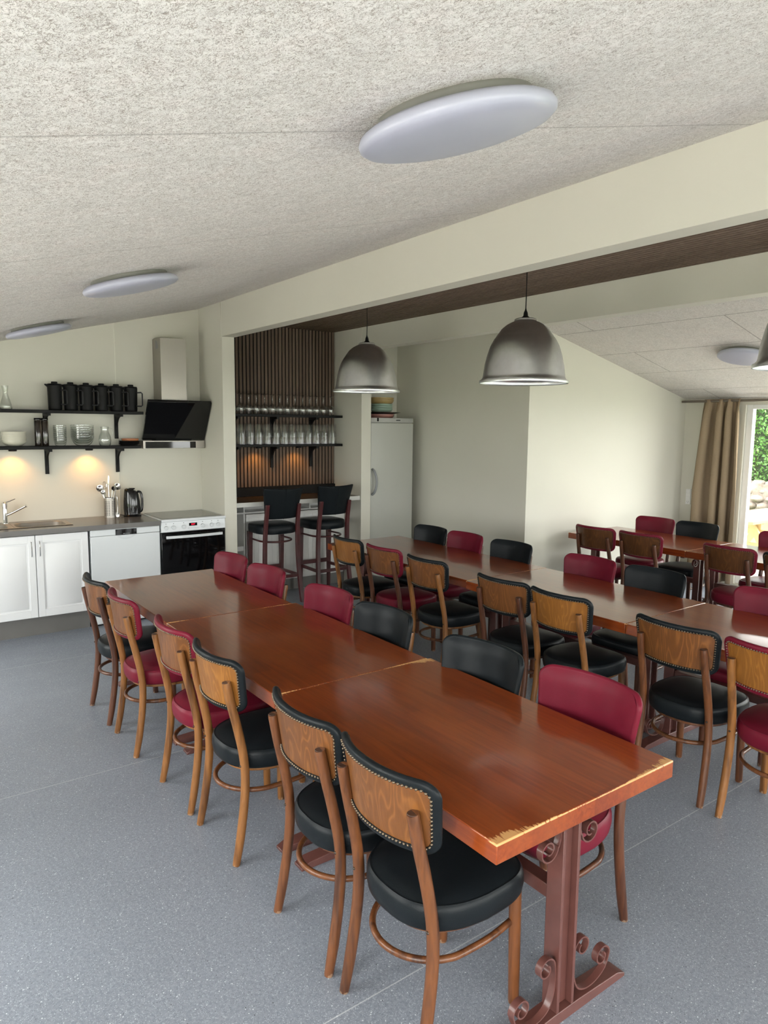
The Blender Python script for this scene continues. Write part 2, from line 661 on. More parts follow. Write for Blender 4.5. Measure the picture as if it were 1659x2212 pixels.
def brushed(name, c, rough=0.3, axis=2):
    t = NT(name)
    sc = [3, 3, 3]
    sc[axis] = 300
    n = t.noise(t.coord(tuple(sc)), 1.0, 3, 0.7)
    t.base(t.ramp(n, [(0.3, tuple(x * 0.93 for x in c)), (0.7, c)]), t.ramp(n, [(0.3, rough * 0.9), (0.7, rough * 1.15)]), 1.0)
    t.bump(n, 0.012, 0.0003)
    return t.m


STEEL = brushed('brushed steel', (0.40, 0.375, 0.34), 0.42, 0)
ALU = plain('spun aluminium', (0.78, 0.79, 0.81), 0.33, 1.0, var=.03, vs=30)
CHROME = plain('chrome', (0.75, 0.75, 0.75), 0.08, 1.0, var=0.01)
WORK = plain('grey laminate worktop', (0.14, 0.135, 0.13), 0.22, var=0.05)
KICK = plain('steel grey plinth', (0.17, 0.165, 0.155), 0.4, 0.3)
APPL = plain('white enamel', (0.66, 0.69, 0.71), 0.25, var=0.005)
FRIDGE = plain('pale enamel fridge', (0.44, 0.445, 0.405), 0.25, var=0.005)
DOORW = plain('white cabinet foil', (0.74, 0.75, 0.76), 0.35, var=0.005)
GREYPL = plain('grey plastic', (0.22, 0.23, 0.24), 0.35)
ACRYL = plain('opal acrylic', (0.44, 0.455, 0.55), 0.3, var=0.01)  # white acrylic; bluish light from the floor is put into the colour
ACRYLB = plain('lamp base in painted shade', (0.22, 0.22, 0.20), 0.5)  # base colour darkened to stand for the shade under the rim
MAHOG = plain('mahogany stained wood', (0.06, 0.011, 0.012), 0.35, coat=0.15, var=0.25, vs=12)
GLASSW = thin_glass('clear drinking glass', (0.975, 0.985, 0.98), 1.7, 1.52)
GLASST = thin_glass('clear tumbler glass', (0.97, 0.97, 0.97), 0.6, 1.5)
PANE = thin_glass('window pane glass', (0.97, 0.99, 0.98), 1.0)
CERAM = plain('cream stoneware', (0.62, 0.60, 0.50), 0.3)
LIGHTW = emit('warm spot lens', (1.0, 0.62, 0.28), 14)


def slat_mat():
    t = NT('walnut slat veneer')
    oi = t.n('ShaderNodeTexCoord')
    n = t.noise(t.coord((22, 22, 1.0)), 1.0, 3, 0.6)
    sp = t.n('ShaderNodeSeparateXYZ')
    t.l(oi.outputs['Object'], sp.inputs[0])
    ix = t.math('FLOOR', t.math('DIVIDE', t.math('SUBTRACT', sp.outputs[0], 2.98), 0.0434))
    wn = t.n('ShaderNodeTexWhiteNoise')
    wn.noise_dimensions = '1D'
    t.l(ix, wn.inputs['W'])
    c = t.ramp(n, [(0.3, (0.118, 0.082, 0.061)), (0.7, (0.18, 0.13, 0.098))])
    c = t.mix(t.math('MULTIPLY', wn.outputs[0], 0.5), c, (0.095, 0.064, 0.046))
    t.base(c, 0.6, spec=0.15)
    return t.m


SLAT = slat_mat()
FELT = plain('black felt backing', (0.006, 0.006, 0.006), 0.9)


def curtain_mat():
    t = NT('sand beige curtain cloth')
    v = t.coord()
    w = t.noise(t.coord((400, 400, 300)), 1.0, 2)
    t.base(t.ramp(w, [(0.3, (0.255, 0.19, 0.125)), (0.7, (0.34, 0.26, 0.175))]), 0.85, spec=0.15)
    t.bump(w, 0.1, 0.001)
    return t.m


CURT = curtain_mat()

# ------------------------------------------------------------------ room shell
XL, XR = -0.95, 8.29         # left / right eave walls
YF, YB = -3.0, 7.17          # behind camera / kitchen back wall
BX1, BX2 = 2.85, 4.50        # the -x faces of the two beams
BT = 0.13
YP = 6.58                    # front of the bar posts
ZB = 2.70                    # beam soffit
ZS = 2.93                    # slat ceiling
YG = 4.95                    # gable wall of the right wing
XN = 5.44                    # side wall by the fridge


def zl(x):
    return 3.03 + 0.253 * (x - 2.85)


def zr(x):
    return 3.085 - 0.2376 * (x - 4.63)


struct(M().box(-1.2, XR + 0.15, YF - 0.15, YB + 0.15, -0.12, 0).build('floor', FLOOR), 'speckled blue grey vinyl floor with thin welded seams')

m = M()
lo = [(-1.2, YF - .15, zl(-1.2)), (BX1 + .02, YF - .15, zl(BX1 + .02)), (BX1 + .02, YB + .15, zl(BX1 + .02)), (-1.2, YB + .15, zl(-1.2))]
m.hexa(lo, [(a, b, c + 0.15) for a, b, c in lo])
struct(m.build('ceiling_left', CEIL_L), 'sloping ceiling of pale wood wool boards over kitchen side')
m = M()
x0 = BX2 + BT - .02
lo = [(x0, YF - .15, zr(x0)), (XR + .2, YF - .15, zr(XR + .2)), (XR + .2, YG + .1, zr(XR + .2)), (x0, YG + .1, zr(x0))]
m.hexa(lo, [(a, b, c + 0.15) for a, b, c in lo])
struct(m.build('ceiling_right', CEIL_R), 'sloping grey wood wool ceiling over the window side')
m = M()
lo = [(x0, YG + .1, zr(x0)), (XN + .15, YG + .1, zr(XN + .15)), (XN + .15, YB + .15, zr(XN + .15)), (x0, YB + .15, zr(x0))]
m.hexa(lo, [(a, b, c + 0.15) for a, b, c in lo])
struct(m.build('ceiling_niche', WALL), 'plain painted ceiling over the fridge niche')

# walls
struct(M().box(-1.1, XN + .15, YB, YB + .15, 0, 3.4).build('wall_back', WALL), 'cream kitchen back wall')
struct(M().box(BX1, BX1 + BT, YP, YB, 0, 3.4).build('wall_bar_left', WALL, bevel=.002), 'narrow cream wall between the cooker and bar niche')
struct(M().box(BX2, BX2 + BT, YP, YB, 0, 3.4).build('wall_bar_right', WALL, bevel=.002), 'narrow cream wall between bar niche and fridge')
struct(M().box(XN, XN + .15, YG, YB, 0, 3.2).build('wall_niche', WALL), 'shaded grey side wall beside the fridge')
struct(M().box(XN + .15, XR + .15, YG, YG + .15, 0, 3.2).build('wall_dining', WALL), 'bright cream end wall behind the far table row')
struct(M().box(BX1, BX1 + BT, YF, YP, ZB, 3.5).build('trim_1', WALL, bevel=.003), 'long cream beam in front of slatted ceiling')
struct(M().box(BX2, BX2 + BT, YF, YP, ZB - .01, 3.5).build('trim_2', WALL, bevel=.003), 'long cream beam beyond the slatted ceiling')
struct(M().box(1.995, 2.001, YB - .003, YB, .95, 2.82).build('trim_3', plain('seam filler', (0.78, 0.77, 0.68), 0.5)), 'thin vertical panel seam on the kitchen wall')
struct(M().box(BX1 - .006, BX1 - .0, YP + .012, YP + .026, ZB - .012, 3.04).build('trim_4', WALL, bevel=.002), 'thin bead where the near beam meets the post')
struct(M().box(BX2 - .006, BX2 - .0, YP + .012, YP + .026, ZB - .012, 2.93).build('trim_5', WALL, bevel=.002), 'thin bead where the far beam meets the post')

wincount = [0]


def window_wall(name, label, axis, pos, thick, a0, a1, ztop, openings):
    """wall in plane axis=pos, running a0..a1; openings (b0,b1,z0,z1)"""
    m = M()

    def bx(b0, b1, z0, z1):
        if b1 - b0 < 1e-4 or z1 - z0 < 1e-4:
            return
        if axis == 'x':
            m.box(min(pos, pos + thick), max(pos, pos + thick), b0, b1, z0, z1)
        else:
            m.box(b0, b1, min(pos, pos + thick), max(pos, pos + thick), z0, z1)
    cur = a0
    for (b0, b1, z0, z1) in sorted(openings):
        bx(cur, b0, 0, ztop)
        bx(b0, b1, 0, z0)
        bx(b0, b1, z1, ztop)
        cur = b1
    bx(cur, a1, 0, ztop)
    struct(m.build(name, WALL), label)
    for (b0, b1, z0, z1) in openings:
        wincount[0] += 1
        fr = M()
        t = 0.07
        p0 = pos + thick * 0.25
        p1 = pos + thick * 0.75

        def fb(c0, c1, d0, d1, q0=p0, q1=p1, mm=fr):
            if axis == 'x':
                mm.box(min(q0, q1), max(q0, q1), c0, c1, d0, d1)
            else:
                mm.box(c0, c1, min(q0, q1), max(q0, q1), d0, d1)
        fb(b0, b0 + t, z0, z1)
        fb(b1 - t, b1, z0, z1)
        fb(b0 + t, b1 - t, z0, z0 + t)
        fb(b0 + t, b1 - t, z1 - t * .7, z1)
        if b1 - b0 > 1.3:
            cm = (b0 + b1) / 2
            fb(cm - .05, cm + .05, z0 + t, z1 - t * .7)
        o = struct(fr.build('window_%d' % wincount[0], FRAMEW, bevel=.004), 'white framed window in the ' + name.replace('_', ' '))
        g = M()
        q = pos + thick * 0.5
        fb(b0 + t, b1 - t, z0 + t, z1 - t * .7, q - .003, q + .003, g)
        g.build('glass', PANE, o)
        cen = ((q + thick, (b0 + b1) / 2, (z0 + z1) / 2) if axis == 'x' else ((b0 + b1) / 2, q + thick, (z0 + z1) / 2))
        dr = (-thick, 0, 0) if axis == 'x' else (0, -thick, 0)
        po = portal('daylight_portal', cen, dr, 1, 1)
        # track quat leaves the local X axis level
        po.data.size = b1 - b0
        po.data.size_y = z1 - z0


window_wall('wall_right', 'cream eave wall with glazed patio doors behind curtain', 'x', XR, 0.15, YF, YG, 2.6,
            [(1.9, 4.20, 0.02, 2.14), (-1.9, 0.9, 0.02, 2.14)])
window_wall('wall_left', 'cream eave wall left of the kitchen', 'x', XL, -0.15, YF, YB, 2.6,
            [(-2.5, 0.9, 0.1, 2.02), (1.7, 3.5, 0.4, 2.0), (4.7, 6.2, 0.1, 2.0)])  # unseen windows; openings lowered and widened to brighten ceiling and floor
window_wall('wall_front', 'cream gable wall behind the viewer', 'y', YF, -0.15, XL - .15, XR + .15, 3.6,
            [(-0.4, 2.4, 0.05, 2.3), (3.0, 5.4, 0.1, 2.3), (6.0, 7.9, 0.1, 2.1)])  # unseen windows behind the camera; sills lowered to let in more daylight

# slatted ceiling and slatted wall in the bar niche
nsl = 35
pit = (BX2 - (BX1 + BT)) / nsl
m = M()
m.box(BX1 + BT, BX2, YF, YB, ZS + .012, 3.3)
cb = m.build('ceiling_bar', FELT)
struct(cb, 'slatted dark walnut ceiling between the two beams')
m = M()
for i in range(nsl):
    xa = BX1 + BT + i * pit + .007
    m.box(xa, xa + pit - .015, YF, YB - .025, ZS, ZS + .012)
m.build('slats', SLAT, cb)
pw = M().box(BX1 + BT, BX2, YB - .012, YB, 1.06, ZS + .018).build('slat_wall_panel', FELT)
tag(pw, 'dark walnut slatted wall panel behind bar shelves', 'wall panel')
m = M()
for i in range(nsl):
    xa = BX1 + BT + i * pit + .007
    m.box(xa, xa + pit - .015, YB - .024, YB - .012, 1.165, ZS - .001)
m.build('slats', SLAT, pw)
m = M().box(BX1 + BT + .001, BX2 - .001, YB - .04, YB - .013, 1.062, 1.16)
m.build('splash_strip', BLACKSH, pw)

# ------------------------------------------------------------------ ceiling discs
slopeL = math.atan(0.253)
slopeR = -math.atan(0.2376)


def disc_lamp(label, x, y, z, tilt):
    t = thing('ceiling_light', label, 'ceiling light', (x, y, z), 0, 'round ceiling lights')
    t.rotation_euler = (0, -tilt, 0)
    t.scale = (.975, .975, .9)
    b = M().lathe([(0.0, 0.0), (.19, 0), (.195, -.008), (.195, -.032), (.12, -.034)], 56)
    b.build('base', ACRYLB, t)
    s = M().lathe([(.19, -.030), (.222, -.026), (.236, -.034), (.243, -.047), (.241, -.058), (.230, -.067), (.20, -.0745), (.12, -.080), (.05, -.082), (.001, -.0825)], 72)
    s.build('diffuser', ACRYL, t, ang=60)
    return t


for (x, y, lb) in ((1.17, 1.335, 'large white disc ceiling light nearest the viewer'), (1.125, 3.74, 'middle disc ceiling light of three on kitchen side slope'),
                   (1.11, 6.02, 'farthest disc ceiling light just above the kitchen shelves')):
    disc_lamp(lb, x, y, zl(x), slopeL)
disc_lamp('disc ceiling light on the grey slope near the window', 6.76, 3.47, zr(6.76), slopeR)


# ------------------------------------------------------------------ pendants
def pendant(label, y):
    t = thing('pendant_lamp', label, 'pendant lamp', (3.67, y, 2.155), 0, 'aluminium dome pendants')
    prof = [(.300, 0), (.303, .006), (.300, .018), (.289, .020), (.288, .026), (.281, .032), (.277, .05), (.268, .12), (.252, .19), (.232, .25), (.205, .300), (.198, .306), (.192, .318),
            (.160, .362), (.125, .392), (.095, .408), (.078, .414), (.074, .418), (.074, .428), (.066, .434), (.030, .436)]
    inn = [(r - .004 if r > .05 else r, z - (.003 if z > .3 else 0)) for r, z in prof]
    m = M().lathe(prof + inn[::-1], 72)
    # close the loop at rim
    sh = m.build('lamp_shade', ALU, t, ang=50)
    c = M().lathe([(.03, .432), (.03, .44), (.016, .452), (.013, .475), (.006, .49), (.0045, .50)], 24)
    c.build('cord_grip', BLACKPL, t)
    c = M().tube([(0, 0, .49), (0.003, 0.002, .6), (0, 0, ZS - 2.155)], .0035, 8)
    c.build('cord', BLACKPL, t)
    b = M().lathe([(.0, .16), (.022, .165), (.04, .19), (.045, .22), (.038, .25), (.02, .285), (.018, .33), (.018, .43)], 24)
    b.build('bulb', plain('opal bulb', (0.8, 0.8, 0.76), 0.2), t)
    c = M().lathe([(.0, ZS - 2.155 - .022), (.05, ZS - 2.155 - .02), (.05, ZS - 2.155 - .001)], 24)
    c.build('ceiling_rose', BLACKPL, t)
    return t


pendant('small looking aluminium dome pendant farther away, before the bar niche', 5.29)
pendant('aluminium dome pendant hanging in the middle of the picture', 3.40)
pendant('aluminium dome pendant cut off at the right edge', 1.51)


# ------------------------------------------------------------------ tables
def spiral(cx, cz, r0, r1, a0, turns, n=26):
    out = []
    for i in range(n + 1):
        t = i / n
        r = r0 + (r1 - r0) * t
        a = a0 + turns * 2 * pi * t
        out.append((cx + r * cos(a), 0, cz + r * sin(a)))
    return out


_cache = {}


def scroll_low():
    # C scroll welded to post and foot; drawn for +x side
    s1 = spiral(.086, .205, .039, .013, pi, -1.15)
    s2 = spiral(.192, .122, .038, .013, 0.0, 1.15)
    mid = catmull([(.047, 0, .205), (.044, 0, .165), (.047, 0, .120), (.068, 0, .070), (.112, 0, .048), (.165, 0, .052), (.210, 0, .078), (.230, 0, .122)], 7)
    return s1[::-1] + [tuple(p) for p in mid[1:-1]] + s2


def scroll_top():
    mid = catmull([(.050, 0, .682), (.046, 0, .655), (.046, 0, .625), (.056, 0, .596)], 6)
    s2 = spiral(.098, .602, .042, .013, pi, 1.3)
    return [tuple(p) for p in mid[:-1]] + s2


def make_pedestal(t, ysgn, hl, out):
    """two-flange iron column with foot bar, top bar and scrollwork"""
    yc = ysgn * (hl - .075)
    o = ysgn  # outward direction

    def obj(name, key, mfn, mat, loc, bev=0, sx=1, sy=1):
        k = (key,)
        if k not in _cache:
            mm = mfn()
            ob = mm.build(name, mat, t, bevel=bev)
            _cache[k] = ob
        else:
            ob = _cache[k].copy()
            COL.objects.link(ob)
            ob.parent = t
        ob.location = loc
        ob.scale = (sx, sy, 1)
        return ob

    def col():
        m = M()
        m.box(-.041, -.029, -.030, .030, .028, .665)
        m.box(.029, .041, -.030, .030, .028, .665)
        m.box(-.029, .029, -.006, .006, .028, .665)
        return m
    obj('column', 'col', col, IRON, (-.042, yc, 0), .0015)

    def foot():
        m = M()
        poly = [(-.31, .0), (.31, .0), (.31, .012), (.27, .03), (.06, .040), (-.06, .040), (-.27, .03), (-.31, .012)]
        m.prism(poly, 'xz', -.032, .032)
        return m
    obj('foot_bar', 'foot', foot, IRON, (-.042, yc, 0), .002)
    obj('top_bar', 'topb', lambda: M().box(-.30, .30, -.02, .02, .665, .690), IRON, (-.042, yc, 0), .002)
    for sx in (-1, 1):
        obj('scroll', 'scl', lambda: M().strip(scroll_low(), .022, .005), IRON, (-.042, yc + o * .012, 0), 0, sx, 1)
        obj('scroll', 'sct', lambda: M().strip(scroll_top(), .022, .005), IRON, (-.042, yc + o * .012, 0), 0, sx, 1)


def dining_table(label, x0, x1, y0, y1, group, worn=.3):
    cx, cy = (x0 + x1) / 2, (y0 + y1) / 2
    hw, hl = (x1 - x0) / 2, (y1 - y0) / 2
    t = thing('dining_table', label, 'table', (cx, cy, 0), 0, group)
    g = 0.0015
    top = M().box(-hw, hw, -hl + g, hl - g, .690, .75).build('tabletop', TABLE, t, bevel=.003)
    top['halfL'] = hl - g
    top['halfW'] = hw
    top['worn'] = worn
    make_pedestal(t, -1, hl, 0)
    make_pedestal(t, 1, hl, 0)
    st = M().box(-.067, -.017, -hl + .105, hl - .105, .385, .43)
    st.build('stretcher', IRON, t, bevel=.002)
    return t


G1, G2, G3 = 'tables of the nearest row', 'tables of the middle row', 'tables of the row by the window'
dining_table('nearest red brown wooden table, light worn corners, iron scroll pedestal', 1.29, 2.125, 1.232, 2.51, G1, 1.0)
dining_table('middle wooden table of the nearest row', 1.29, 2.11, 2.51, 3.80, G1)
dining_table('wooden table nearest the kitchen cooker and dishwasher', 1.29, 2.085, 3.80, 5.075, G1)
dining_table('long wooden table nearest the bar stools and fridge', 3.45, 4.30, 3.67, 5.60, G2)
dining_table('middle row wooden table with two seams, between long table and edge', 3.43, 4.285, 2.335, 3.67, G2)
dining_table('glossy wooden table cut by right edge, reflecting green garden', 3.43, 4.285, 1.02, 2.335, G2)
dining_table('wooden table against the bright end wall near the curtain', 5.96, 6.80, 3.475, 4.81, G3)
dining_table('wooden table near patio door, cut off by right edge', 5.96, 6.80, 2.14, 3.475, G3)


# ------------------------------------------------------------------ chairs
def rr_half(t, hw, hh, r):
    """half width of a rounded rectangle at height t"""
    a = abs(t)
    if a <= hh - r:
        return hw
    d = min(a - (hh - r), r)
    return hw - r + sqrt(max(0, r * r - d * d))


BHW, BHH, BR = .228, .117, .052
BZ = .782


def board_pt(s, t, off=0):
    xx = -.256 + .074 * (abs(s) / .228) ** 2.2 - .13 * t
    # normal (approx) pointing to the sitter
    dx = 2.2 * .074 * (abs(s) / .228) ** 1.2 / .228 * (1 if s > 0 else -1)
    nx, ny, nz = 1, -dx, .13
    ln = sqrt(nx * nx + ny * ny + nz * nz)
    return (xx + off * nx / ln, s * (1 + .50 * t) + off * ny / ln, BZ + t + off * nz / ln)


def outline(inset, n=160):
    hw, hh, r = BHW - inset, BHH - inset, max(.006, BR - inset)
    segs = []
    pts = []
    # walk round the rounded rectangle
    def arc(cx, cy, a0):
        for k in range(9):
            a = a0 + (pi / 2) * k / 8
            pts.append((cx + r * cos(a), cy + r * sin(a)))
    arc(hw - r, hh - r, 0)
    N = 16
    for k in range(1, N):
        pts.append((hw - r - (2 * (hw - r)) * k / N, hh))
    arc(-hw + r, hh - r, pi / 2)
    for k in range(1, 4):
        pts.append((-hw, hh - r - (2 * (hh - r)) * k / 4))
    arc(-hw + r, -hh + r, pi)
    for k in range(1, N):
        pts.append((-hw + r + (2 * (hw - r)) * k / N, -hh))
    arc(hw - r, -hh + r, 1.5 * pi)
    for k in range(1, 4):
        pts.append((hw, -hh + r + (2 * (hh - r)) * k / 4))
    return pts


def board_grid(m, inset, offf, NU=24, NV=14):
    hw, hh, r = BHW - inset, BHH - inset, max(.006, BR - inset)
    vs = []
    for j in range(NV + 1):
        a = -1 + 2 * j / NV
        t = hh * sin(a * pi / 2)
        w = rr_half(t, hw, hh, r)
        for i in range(NU + 1):
            s_ = w * (-1 + 2 * i / NU)
            edge = min((hw - abs(s_)) / .05, (hh - abs(t)) / .05, 1)
            vs.append(board_pt(s_, t, offf(max(0, edge))))
    fs = [(j * (NU + 1) + i, j * (NU + 1) + i + 1, (j + 1) * (NU + 1) + i + 1, (j + 1) * (NU + 1) + i) for j in range(NV) for i in range(NU)]
    m.add(vs, fs)


def back_panel_mesh():
    m = M()
    board_grid(m, .012, lambda e: 0.0)
    return m


def back_pad_mesh():
    m = M()
    board_grid(m, .010, lambda e: .019 + .009 * sin(e * pi / 2))
    R = []
    for inset, off in ((.030, .0165), (.0102, .0190), (.004, .0178), (0.0, .013), (-.001, .007), (.001, .001), (.006, -.003), (.013, -.0045), (.020, -.0045), (.0245, -.003), (.026, .0005)):
        R.append([board_pt(s, t, off) for s, t in outline(inset)])
    m.rings(R, True, False, False)
    return m


def nails_mesh():
    m = M()
    o = outline(.0225)
    # resample evenly
    pts = o + [o[0]]
    L = [0]
    for a, b in zip(pts, pts[1:]):
        L.append(L[-1] + hypot(a[0] - b[0], a[1] - b[1]))
    n = int(L[-1] / .0125)
    j = 0
    for k in range(n):
        d = L[-1] * k / n
        while L[j + 1] < d:
            j += 1
        f = (d - L[j]) / max(1e-9, L[j + 1] - L[j])
        s_ = pts[j][0] + f * (pts[j + 1][0] - pts[j][0])
        t_ = pts[j][1] + f * (pts[j + 1][1] - pts[j][1])
        p = board_pt(s_, t_, -.0042)
        q = board_pt(s_, t_, -.02)
        m.dome(p, .0048, (q[0] - p[0], q[1] - p[1], q[2] - p[2]), 7, 2)
    return m


def seat_outline(inset, n=64):
    out = []
    for k in range(n):
        a = 2 * pi * k / n
        ca, sa = cos(a), sin(a)
        ex = 3.8 if ca > 0 else 2.6
        x = (abs(ca) ** (2 / ex)) * (1 if ca > 0 else -1)
        y = (abs(sa) ** (2 / ex)) * (1 if sa > 0 else -1)
        hw = .218 - inset if ca > 0 else (.218 - inset) - .022 * min(1, -x)
        out.append((.026 + x * (.226 - inset), y * hw))
    return out


def seat_mesh():
    m = M()
    prof = [(.05, .392), (.012, .392), (.004, .397), (.0, .405), (-.004, .430), (-.003, .455), (.0, .468), (.004, .4735), (.006, .4765), (.009, .4755), (.014, .477), (.03, .4835), (.06, .489), (.11, .4925), (.16, .4935)]
    m.rings([[(x, y, z) for x, y in seat_outline(i)] for i, z in prof], True, True, True)
    return m


def rear_leg(sy):
    P = catmull([(-.216, .192, 0), (-.194, .190, .11), (-.172, .187, .26), (-.164, .184, .38), (-.171, .181, .48), (-.194, .178, .60), (-.217, .175, .70), (-.238, .172, .805)], 6)
    P = [Vector((p.x, p.y * sy, p.z)) for p in P]
    n = len(P)
    rad = [.0155 + .0035 * min(1, i / 6) for i in range(n)]
    rad[-1] = .0175
    m = M().tube(P, rad, 14)
    return m


def front_leg(sy):
    return M().tube([(.203, .172 * sy, 0), (.203, .172 * sy, .01), (.200, .171 * sy, .2), (.196, .170 * sy, .394)], [.0165, .018, .0195, .0205], 14)


def hoop_mesh():
    z = .290
    pts = [(.188, -.166, z), (.10, -.178, z), (.03, -.182, z)]
    for k in range(1, 20):
        a = -pi / 2 - pi * k / 20
        pts.append((-.025 + .178 * cos(a) if cos(a) < 0 else -.025, .182 * sin(a), z))
    pts += [(.03, .182, z), (.10, .178, z), (.188, .166, z)]
    # pull the bend inside of the rear legs
    pts = [(x, y * (.935 + .055 * max(0, min(1, (x + .19) / .3))), zz) for x, y, zz in pts]
    return M().tube(catmull(pts, 3), .0108, 10)


def apron_mesh():
    m = M()
    m.rings([[(x, y, z) for x, y in seat_outline(i)] for i, z in ((.03, .372), (.026, .376), (.026, .392))], True, True, True)
    return m


def bolts_mesh(sy):
    return M().dome((-.184, .1825 * sy, .43), .0055, (-1, 0, 0), 8, 2)


ENDG = plain('dark end grain', (0.05, 0.022, 0.014), 0.45, var=.3, vs=90)


def end_mesh(sy):
    return M().lathe([(.0, .0008), (.0160, .0006), (.0172, -.001)], 14, (-.238, .172 * sy, .8052))


CM = {
    'end': [end_mesh(-1), end_mesh(1)],
    'panel': back_panel_mesh(), 'pad': back_pad_mesh(), 'nails': nails_mesh(), 'seat': seat_mesh(), 'hoop': hoop_mesh(), 'apron': apron_mesh(),
    'rl': [rear_leg(-1), rear_leg(1)], 'fl': [front_leg(-1), front_leg(1)], 'bolt': [bolts_mesh(-1), bolts_mesh(1)],
}
_proto = {}


def chair(label, x, y, rz, colr, post, board, group, jit=0.0):
    key = (colr, post, board)
    rz = rz + jit
    if key in _proto:
        return copy_tree(_proto[key], (x, y, 0), rz, label, group)
    t = thing('dining_chair', label, 'chair', (x, y, 0), rz, group)
    L = REDL if colr == 'red' else BLACKL
    CM['seat'].build('seat', L, t, ang=50)
    CM['pad'].build('back_cushion', L, t, ang=60)
    CM['panel'].build('back_panel', BOARDS[board], t, ang=60)
    CM['nails'].build('nailhead_trim', NAIL, t, ang=60)
    CM['apron'].build('seat_frame', POSTS[post], t)
    for i in (0, 1):
        o = CM['rl'][i].build('leg', POSTS[post], t, ang=50)
        CM['end'][i].build('end_grain', ENDG, o)
        CM['bolt'][i].build('bolt', BOLT, o)
        CM['fl'][i].build('leg', POSTS[post], t, ang=50)
    CM['hoop'].build('hoop_stretcher', POSTS['mid' if post == 'gold' else post], t, ang=60)
    _proto[key] = t
    return t


GA = 'chairs on the left of the nearest row, wooden backs showing'
GB = 'chairs on the right of the nearest row, padded fronts showing'
GC = 'chairs with wooden backs showing at the middle row'
GD = 'chairs with padded fronts showing at the middle row'
GE = 'chairs with wooden backs showing at the row by the window'
GF = 'chairs with padded fronts showing at the row by the window'
X1 = 1.378
chair('nearest black chair with brown wooden back beside the worn table corner', X1, 1.588, 0, 'black', 'mid', 'mid', GA, .02)
chair('black chair second nearest, its back touching the nearest chair back', X1 - .005, 2.052, 0, 'black', 'mid', 'mid', GA, -.02)
chair('black chair with golden veneer back, right beside a red chair, near row', X1 - .015, 2.80, 0, 'black', 'gold', 'gold', GA, .02)
chair('nearer of the two red chairs on the left side of near row', X1 - .025, 3.29, 0, 'red', 'gold', 'mid', GA, .01)
chair('farther red chair on left side, small pale chip on back corner', X1 - .055, 4.02, 0, 'red', 'gold', 'mid', GA, -.01)
chair('black chair farthest left, in front of the white dishwasher', X1 - .065, 4.55, 0, 'black', 'dark', 'mid', GA, .02)
XR1 = 1.945
chair('large bright red chair front right of the nearest table', XR1 + .045, 1.63, pi, 'red', 'dark', 'mid', GB, .03)
chair('black chair front next to the bright red chair, near row right side', XR1, 2.157, pi, 'black', 'mid', 'mid', GB, .09)
chair('black chair front at the middle table of the near row', XR1, 2.905, pi, 'black', 'gold', 'mid', GB, .07)
chair('red chair front just beyond the black one, middle near row table', XR1 - .005, 3.44, pi, 'red', 'mid', 'mid', GB, .08)
chair('red chair front with worn scratched leather, by the table seam', XR1 - .02, 4.215, pi, 'red', 'gold', 'mid', GB, .07)
chair('red chair front farthest along near row, by the cooker wall', XR1 - .03, 4.765, pi, 'red', 'mid', 'mid', GB, .08)
X2 = 3.43
chair('red chair with golden back cut by the right edge, middle row', X2 - .01, 1.425, 0, 'red', 'gold', 'gold', GC, .02)
chair('black chair with brown striped back and dark post, near right edge', X2 - .005, 1.905, 0, 'black', 'mid', 'mid', GC, .0)
chair('black chair with bright golden back, behind the bright red chair', X2 + .01, 2.655, 0, 'black', 'gold', 'gold', GC, -.01)
chair('black chair with dark brown back left of the golden one', X2 + .015, 3.13, 0, 'black', 'dark', 'mid', GC, .02)
chair('black chair with mid brown back before the long table seam', X2 + .045, 3.93, 0, 'black', 'gold', 'mid', GC, .0)
chair('red chair with brown back at the long table near bar stools', X2 + .065, 4.50, 0, 'red', 'dark', 'mid', GC, .02)
chair('black chair with pale golden back nearest the bar stools', X2 + .075, 5.03, 0, 'black', 'gold', 'gold', GC, -.02)
X2R = 4.10
chair('red chair front cut by right edge, middle row far side', X2R, 1.925, pi, 'red', 'dark', 'dark', GD, .02)
chair('black chair front on far side of middle row, before window row', X2R, 2.715, pi, 'black', 'dark', 'dark', GD, .0)
chair('red chair front left of black one, far side of middle row', X2R, 3.255, pi, 'red', 'dark', 'dark', GD, .0)
chair('black chair front nearest the wall corner, long table far side', X2R + .01, 4.06, pi, 'black', 'dark', 'dark', GD, .01)
chair('red chair front between two black ones at the long table', X2R + .01, 4.63, pi, 'red', 'dark', 'dark', GD, -.01)
chair('black chair front beside the fridge, long table far end', X2R + .015, 5.115, pi, 'black', 'dark', 'dark', GD, .02)
X3 = 5.925
chair('red trimmed chair with dark back nearest the bright end wall', X3, 4.30, 0, 'red', 'dark', 'dark', GE, .02)
chair('red trimmed chair second from end wall, wavy grained dark back', X3 + .01, 3.80, 0, 'red', 'dark', 'dark', GE, .0)
chair('red trimmed chair beyond the table seam in window row', X3, 2.95, 0, 'red', 'dark', 'dark', GE, -.02)
chair('black trimmed chair cut by right edge in window row', X3 - .02, 2.44, 0, 'black', 'dark', 'dark', GE, .0)
X3R = 6.63
chair('red chair front in front of patio glass at right edge', X3R, 3.01, pi, 'red', 'dark', 'dark', GF, .0)
chair('black chair front standing before the beige curtain', X3R, 3.865, pi, 'black', 'dark', 'dark', GF, .0)
chair('red chair front against the corner left of the curtain', X3R, 4.345, pi, 'red', 'dark', 'dark', GF, .01)


